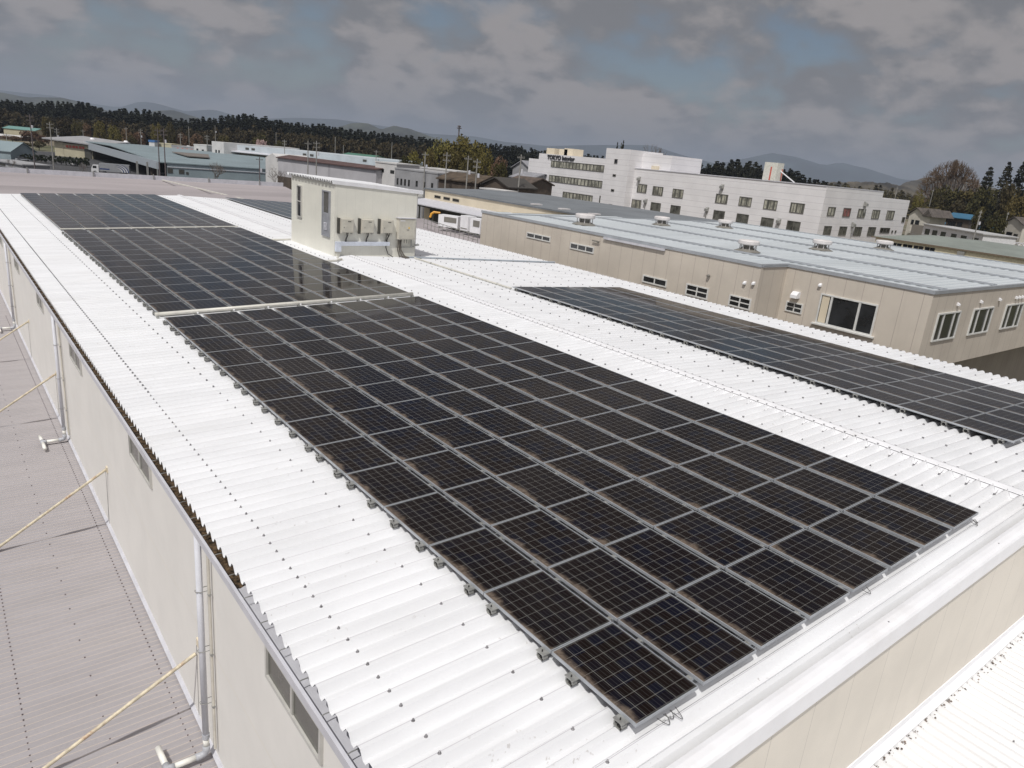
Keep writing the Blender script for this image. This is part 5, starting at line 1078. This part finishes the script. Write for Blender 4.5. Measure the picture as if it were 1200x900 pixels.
def trunk_mb(h=.55, r0=.022, limbs=7, seed=1, spread=.2):
    r = random.Random(seed); q = MB(); q.tube([(0, 0, -.01), (.004, .003, h*.5), (0, .006, h)], [r0, r0*.75, r0*.35], 7)
    for k in range(limbs): z = h*r.uniform(.45, .95); a = k*2.4; s = spread*r.uniform(.6, 1.1); q.tube([(0, 0, z), (s*.5*math.cos(a), s*.5*math.sin(a), z+.07), (s*math.cos(a), s*math.sin(a), z+.16)], [r0*.5, r0*.3, r0*.12], 5)
    return q
def quad_mesh(name, v, M, parent=None):
    f = np.arange(len(v)).reshape(-1, 4); me = bpy.data.meshes.new(name); me.vertices.add(len(v)); me.vertices.foreach_set('co', v.ravel().astype(np.float32))
    me.loops.add(len(v)); me.loops.foreach_set('vertex_index', f.ravel().astype(np.int32)); me.polygons.add(len(f)); me.polygons.foreach_set('loop_start', (np.arange(len(f))*4).astype(np.int32)); me.polygons.foreach_set('loop_total', np.full(len(f), 4, np.int32))
    me.materials.append(M); me.update(calc_edges=True); o = bpy.data.objects.new(name, me); COL.objects.link(o)
    if parent: o.parent = parent
    return o
PROT = {}
def tree(kind, u, vt, d, wpx, lab, grp, zb=G, seed=0):
    top = gd(u, vt, d); h = top[2]-zb; w_ = wpx/F_PX*d
    key = (kind, seed % 3)
    if key not in PROT:
        t = thing({'conifer': 'conifer_tree', 'bush': 'bush'}.get(kind, 'broadleaf_tree'), lab, 'tree' if kind != 'bush' else 'bush', (0, 0, 0), grp); ORG[t] = np.zeros(3)
        if kind == 'conifer': v = crown_conifer(seed+5, 1100, .030); M = lf_dark; part('trunk', trunk_mb(.9, .014, 0), bark, t)
        elif kind == 'bush': v = crown_broad(seed+40, 22, 50, .045, .40, .50, .40); M = lf_hedge; part('trunk', trunk_mb(.4, .03, 3), bark, t)
        elif kind == 'tall': v = crown_broad(seed+20, 46, 50, .024, .34, .56, .42); M = lf_yel; part('trunk', trunk_mb(.7, .02, 8), bark_g, t)
        else: v = crown_broad(seed+10, 42, 52, .028, .38, .60, .36); M = {'olive': lf_olive, 'yellow': lf_yel, 'red': lf_red, 'pink': lf_pink, 'wood': lf_wood}[kind]; part('trunk', trunk_mb(.6, .022, 8, spread=.26), bark, t)
        o = quad_mesh('crown', v, M, t); PROT[key] = t
    else:
        t = clone(PROT[key], (0, 0, 0), lab, grp)
    base_w = {'conifer': .36, 'bush': .92, 'tall': .80}.get(kind, .90)
    t.location = (top[0], top[1], zb); t.scale = (w_/base_w, w_/base_w, h); t.rotation_euler = (0, 0, (seed*1.7) % 6.28); return t
def bare(u, vt, d, wpx, lab, name='bare_tree', depth=6, seed=3, M=twig, k3=3, flat=.95, grp=None, thin=1.0):
    top = gd(u, vt, d); h = top[2]-G; w_ = wpx/F_PX*d; r = random.Random(seed); q = MB(); qt = MB()
    def br(p, dr, ln, rad, lv):
        p1 = p+dr*ln*.5+Vector((r.uniform(-.05, .05), r.uniform(-.05, .05), 0))*ln; p2 = p+dr*ln
        (q if lv > depth-3 else qt).tube([p, p1, p2], [rad, rad*.8, rad*.62], 4 if lv < depth-1 else 6, caps=False)
        if lv == 0: return
        for k in range(k3 if lv < depth else 4):
            ax = Vector((r.uniform(-1, 1), r.uniform(-1, 1), r.uniform(-.25, .55))).normalized(); nd = (dr*1.15+ax*.85+Vector((0, 0, .10))).normalized(); br(p2, nd, ln*r.uniform(.62, .82), rad*.60, lv-1)
    br(Vector((0, 0, 0)), Vector((0, 0, 1)), 1.0, .06*thin, depth)
    allv = np.array(q.v+qt.v); sx = w_/(allv[:, 0].max()-allv[:, 0].min()); sz_ = h/allv[:, 2].max()
    t = thing(name, lab, 'tree', (top[0], top[1], G), grp)
    for m_, nm, mm in ((q, 'trunk', bark_g), (qt, 'twigs', M)):
        m_.v = [(a*sx+top[0], b*sx+top[1], c*sz_+G) for a, b, c in m_.v]; part(nm, m_, mm, t)
    return t
# the far conifer wood: one mass behind the town
def wood(name, label, prof, d0, rows, step, M, seed, conf=.75, hw=.36, zb=G):
    r = np.random.default_rng(seed); cv = [crown_conifer(90+i, 300, .052) for i in range(4)]; bv = [crown_broad(95+i, 26, 18, .055) for i in range(4)]
    us = np.array([p_[0] for p_ in prof], float); vs_ = np.array([p_[1] for p_ in prof], float); out = []
    for k in range(rows):
        d = d0+k*16; st = step/d*F_PX; u = us[0]+r.uniform(0, st)
        while u < us[-1]:
            vt = np.interp(u, us, vs_)+r.uniform(-1.6, 3.0)+(0 if k else 2.5); top = gd(u, vt, d+r.uniform(-7, 7)); h = top[2]-zb
            is_c = r.uniform() < conf; v = (cv if is_c else bv)[r.integers(4)].copy(); a = r.uniform(0, 6.28); ca, sa = math.cos(a), math.sin(a)
            w_ = (13 if is_c else 12)*r.uniform(.8, 1.25)/(.36 if is_c else .9); hh = h*(1 if is_c else .93)
            x = v[:, 0]*ca-v[:, 1]*sa; y = v[:, 0]*sa+v[:, 1]*ca; out.append(np.stack([x*w_+top[0], y*w_+top[1], v[:, 2]*hh+zb], 1)); u += st*r.uniform(.5, 1.2)
    o = quad_mesh(name, np.concatenate(out), M); tag(o, label, 'wood', kind='stuff'); return o
PL_ = [(-70, 106), (-30, 110), (0, 114), (25, 118), (60, 119), (100, 120), (108, 121), (125, 130), (158, 127), (186, 131), (203, 139), (235, 138), (263, 136), (286, 133), (309, 136), (322, 141), (362, 144), (400, 149), (430, 154), (462, 156), (500, 162), (520, 166), (600, 170), (640, 177), (720, 184)]
wood('conifer_wood', 'dark conifer wood stretching behind the whole town', PL_, 520, 4, 4.0, lf_dark, 1, .68)
wood('mixed_wood', 'brownish mixed wood in front of the dark conifers', [(-70, 126), (0, 123), (60, 136), (120, 134), (200, 146), (310, 146), (420, 158), (520, 168)], 490, 2, 6.5, lf_wood, 2, .15)
wood('conifer_wood', 'dark conifer wood seen above the white office roof', [(800, 194), (823, 192), (850, 188), (865, 187), (885, 189), (900, 194), (915, 197), (932, 199), (945, 207), (970, 211)], 430, 3, 3.6, lf_dark, 4, .62)
wood('mixed_wood', 'low brown wood right of the tank on the white office', [(905, 204), (940, 208), (965, 214), (990, 213), (1005, 215), (1035, 218), (1062, 224), (1100, 232), (1160, 236)], 560, 3, 6.5, lf_wood, 5, .35)
wood('mixed_wood', 'dark undergrowth below the trees at the right edge', [(1085, 236), (1110, 232), (1140, 235), (1170, 228), (1200, 222), (1260, 225)], 330, 3, 6.0, lf_olive, 6, .2)
# single trees before the wood, left
TG = 'trees between the yard and the wood'
for i, (k, u, vt, d, w_, lab) in enumerate((
    ('olive', 54, 135, 400, 17, 'round olive green tree left of the brown round tree'), ('wood', 76, 134.5, 390, 28, 'broad brown round tree behind the cream warehouse'), ('olive', 90, 138, 385, 18, 'dark olive tree right of the broad brown one'),
    ('tall', 116, 138, 375, 17, 'left one of the two yellow green poplars above the canopy'), ('tall', 133, 144, 372, 19, 'right one of the two yellow green poplars above the canopy'), ('tall', 182, 136, 375, 15, 'tall yellow tree behind the twin dark poles'),
    ('wood', 199, 142, 380, 17, 'round brown tree just right of the tall yellow tree'), ('red', 100, 143, 405, 16, 'pinkish tree between the dark olive tree and the poplars'), ('red', 14, 158, 400, 26, 'reddish tree at the far left below the green barn'), ('red', 34, 151, 400, 26, 'reddish pink tree below the blue green barn roof'),
    ('red', 50, 158, 385, 18, 'low reddish tree beside the tall dark pole'), ('wood', 28, 166, 350, 26, 'low brown tree above the parked cars'), ('wood', 45, 165, 350, 20, 'low brown tree left of the cream warehouse roof'), ('red', 148, 149, 390, 18, 'reddish tree right of the poplars'),
    ('red', 163, 151, 390, 20, 'reddish tree at the pole above the blue roof'), ('wood', 154, 158, 370, 16, 'low brown tree above the blue roof cowls'), ('red', 213, 154, 385, 16, 'reddish tree above the shop with red signs'), ('red', 230, 153, 385, 18, 'rust red tree above the white house'),
    ('wood', 244, 155, 385, 16, 'brown tree above the white factory'), ('olive', 262, 155, 380, 18, 'olive tree above the white factory, left of the dome lamp'), ('olive', 306, 152.5, 390, 24, 'round olive tree behind the pink blossom tree'), ('pink', 306, 161, 350, 20, 'pale pink blossoming cherry tree above the long blue roof'),
    ('olive', 328, 161, 390, 18, 'olive tree right of the pink blossom tree'), ('pink', 285, 167, 350, 12, 'small pale pink cherry tree left of the blossoming one'), ('red', 122, 160, 365, 16, 'low reddish bush tree above the canopy roof'))):
    tree(k, u, vt, d, w_, lab, TG, seed=i)
TG = 'tall yellow green trees beyond the brown roofs'
for i, (k, u, vt, d, w_, lab) in enumerate((('tall', 540, 151, 250, 44, 'tallest yellow green tree, in the middle of the clump, before the antenna mast'), ('tall', 517, 157, 250, 42, 'yellow green tree left of the tallest one in the clump'), ('olive', 530, 168, 235, 34, 'dark green lower tree in the middle of the clump'),
    ('tall', 559, 159, 250, 38, 'yellow green tree right of the tallest one in the clump'), ('tall', 571, 168, 245, 26, 'rightmost yellow green tree of the clump'), ('olive', 506, 170, 235, 22, 'small olive tree at the left of the clump'), ('tall', 487, 171, 240, 22, 'slender yellow tree at the left end of the clump'),
    ('olive', 475, 176, 240, 20, 'low olive tree beside the slim mast'), ('olive', 552, 178, 228, 30, 'low olive tree behind the brown roof poles'))):
    tree(k, u, vt, d, w_, lab, TG, seed=i)
tree('olive', 588, 184, 232, 24, 'dark olive tree right of the yellow green clump', 'trees beside the white office', seed=1)
tree('red', 587, 176.5, 240, 24, 'rusty pink tree top behind the dark olive tree', 'trees beside the white office', seed=2)
tree('red', 630, 200, 215, 16, 'low rusty shrub tree at the left end of the office', 'trees beside the white office', seed=0)
tree('conifer', 731, 164, 260, 11, 'dark conifer top just left of the office stair tower', 'trees beside the white office', seed=0); tree('conifer', 724, 166, 262, 9, 'smaller dark conifer top above the office stair tower', 'trees beside the white office', seed=1); tree('olive', 728, 166, 264, 15, 'round dark crown behind the office stair tower', 'trees beside the white office', seed=2)
bare(768, 167.5, 262, 34, 'bare brown tree crown above the office penthouse', seed=5, depth=5)
tree('wood', 769, 174, 262, 28, 'brown shrubby crown under the bare tree behind the penthouse', 'trees beside the white office', seed=2)
# right hand grove
def dome_tree(u, vt, d, wpx, lab):
    top = gd(u, vt, d); h = top[2]-G; w_ = wpx/F_PX*d; r = random.Random(21); lv = {}
    t = thing('bare_tree', lab, 'tree', (top[0], top[1], G)); q, qt = MB(), MB(); hub = Vector((0, 0, .28))
    def surf(a, e, k): return Vector((.5*k*math.cos(a)*math.cos(e), .5*k*math.sin(a)*math.cos(e), .40+.60*k*math.sin(e)))
    S = Vector((w_, w_, h)); P_ = lambda p: (top[0]+p.x*w_, top[1]+p.y*w_, G+p.z*h)
    q.tube([P_(Vector((0, 0, 0))), P_(hub*.6), P_(hub)], [.95, .8, .7], 8)
    for i in range(13):
        a = i*2.4; e = r.uniform(.0, 1.35) if i else 1.5; b1 = surf(a, e, .42)+Vector((0, 0, -.05)); q.tube([P_(hub), P_(hub.lerp(b1, .5)+Vector((0, 0, -.02))), P_(b1)], [.5, .42, .34], 5, caps=False)
        for j in range(5):
            a2_, e2 = a+r.uniform(-.6, .6), min(1.5, max(-.15, e+r.uniform(-.45, .45))); b2_ = surf(a2_, e2, .68); q.tube([P_(b1), P_(b2_)], [.30, .2], 4, caps=False)
            for k in range(5):
                a3, e3 = a2_+r.uniform(-.33, .33), min(1.5, max(-.2, e2+r.uniform(-.28, .28))); b3 = surf(a3, e3, r.uniform(.80, .9)); qt.tube([P_(b2_), P_(b3)], [.16, .09], 3, caps=False)
                for l in range(4): b4 = surf(a3+r.uniform(-.2, .2), min(1.55, e3+r.uniform(-.18, .18)), r.uniform(.93, 1.02)); qt.tube([P_(b3), P_(b4)], [.085, .04], 3, caps=False)
    part('trunk', q, bark_g, t); part('twigs', qt, twig, t); return t
TG = 'trees of the grove at the right'
dome_tree(1121, 187.5, 345, 74, 'large bare dome shaped tree at the right, fine brown twigs')
for i, (k, u, vt, d, w_, lab) in enumerate((('olive', 1112, 214, 335, 46, 'olive green tree under the left side of the bare dome tree'), ('olive', 1135, 216, 335, 44, 'broad green tree under the right side of the bare dome tree'), ('yellow', 1080, 221, 320, 16, 'small yellow tree left of the grove behind the brown gabled house'),
    ('wood', 1100, 222, 330, 26, 'brown tree at the left end of the grove'), ('conifer', 1162, 195, 300, 36, 'dark conifer right of the bare dome tree'), ('conifer', 1184, 189, 300, 34, 'tall dark conifer with ragged top, second from the right edge'), ('conifer', 1202, 188, 300, 38, 'tall dark conifer cut by the right edge'),
    ('olive', 1158, 212, 300, 36, 'dark green tree in front of the conifers'), ('wood', 1188, 208, 258, 34, 'brown leafless looking tree before the right conifers'), ('olive', 1202, 220, 250, 36, 'dark tree cut by the right edge behind the cream house'), ('olive', 1155, 236, 240, 24, 'rounded green tree right of the blue roofed house'),
    ('olive', 1172, 246, 228, 30, 'low dark tree between the white building pole and the cream house'), ('wood', 1125, 234, 325, 34, 'low brown tree behind the blue roofed house'), ('conifer', 1161, 238, 232, 20, 'bushy conifer beside the pale pole'))):
    tree(k, u, vt, d, w_, lab, TG, seed=i)
# hedge bushes in the yard
for i in range(15):
    u = 17+i*6.0; tree('bush', u, 178.2+i*.35, 268-i*.5, 9, 'clipped round bush, %s from the left in the yard hedge' % (ORD+['fifteenth'])[i], 'clipped bushes of the yard hedge', seed=i)
for (u, vt, w_, lab) in ((250, 189, 22, 'bare shrub before the blue roofed warehouse wall'), (325, 194, 26, 'bare shrub below the rust roof gable'), (12, 186, 12, 'bare twiggy shrub at the left edge'), (98, 190, 12, 'bare shrub left of the truck')): bare(u, vt, 205, w_, lab, name='bare_shrub', depth=5, seed=int(u), M=bark_g, grp='bare shrubs in the yard')
# ------------------------------------------------------------------ air
M = bpy.data.materials.new('haze_air'); M.use_nodes = True; t = M.node_tree; t.nodes.clear(); pv = t.nodes.new('ShaderNodeVolumePrincipled'); o = t.nodes.new('ShaderNodeOutputMaterial'); t.links.new(pv.outputs[0], o.inputs['Volume'])
pv.inputs['Color'].default_value = (.70, .81, 1.0, 1); pv.inputs['Density'].default_value = HAZE; pv.inputs['Anisotropy'].default_value = .2
q = MB(); q.box(-16500, 16500, -16500, 16500, G-1, 560); hz_o = mk('haze', q.v, q.f, M); tag(hz_o, kind='stuff')
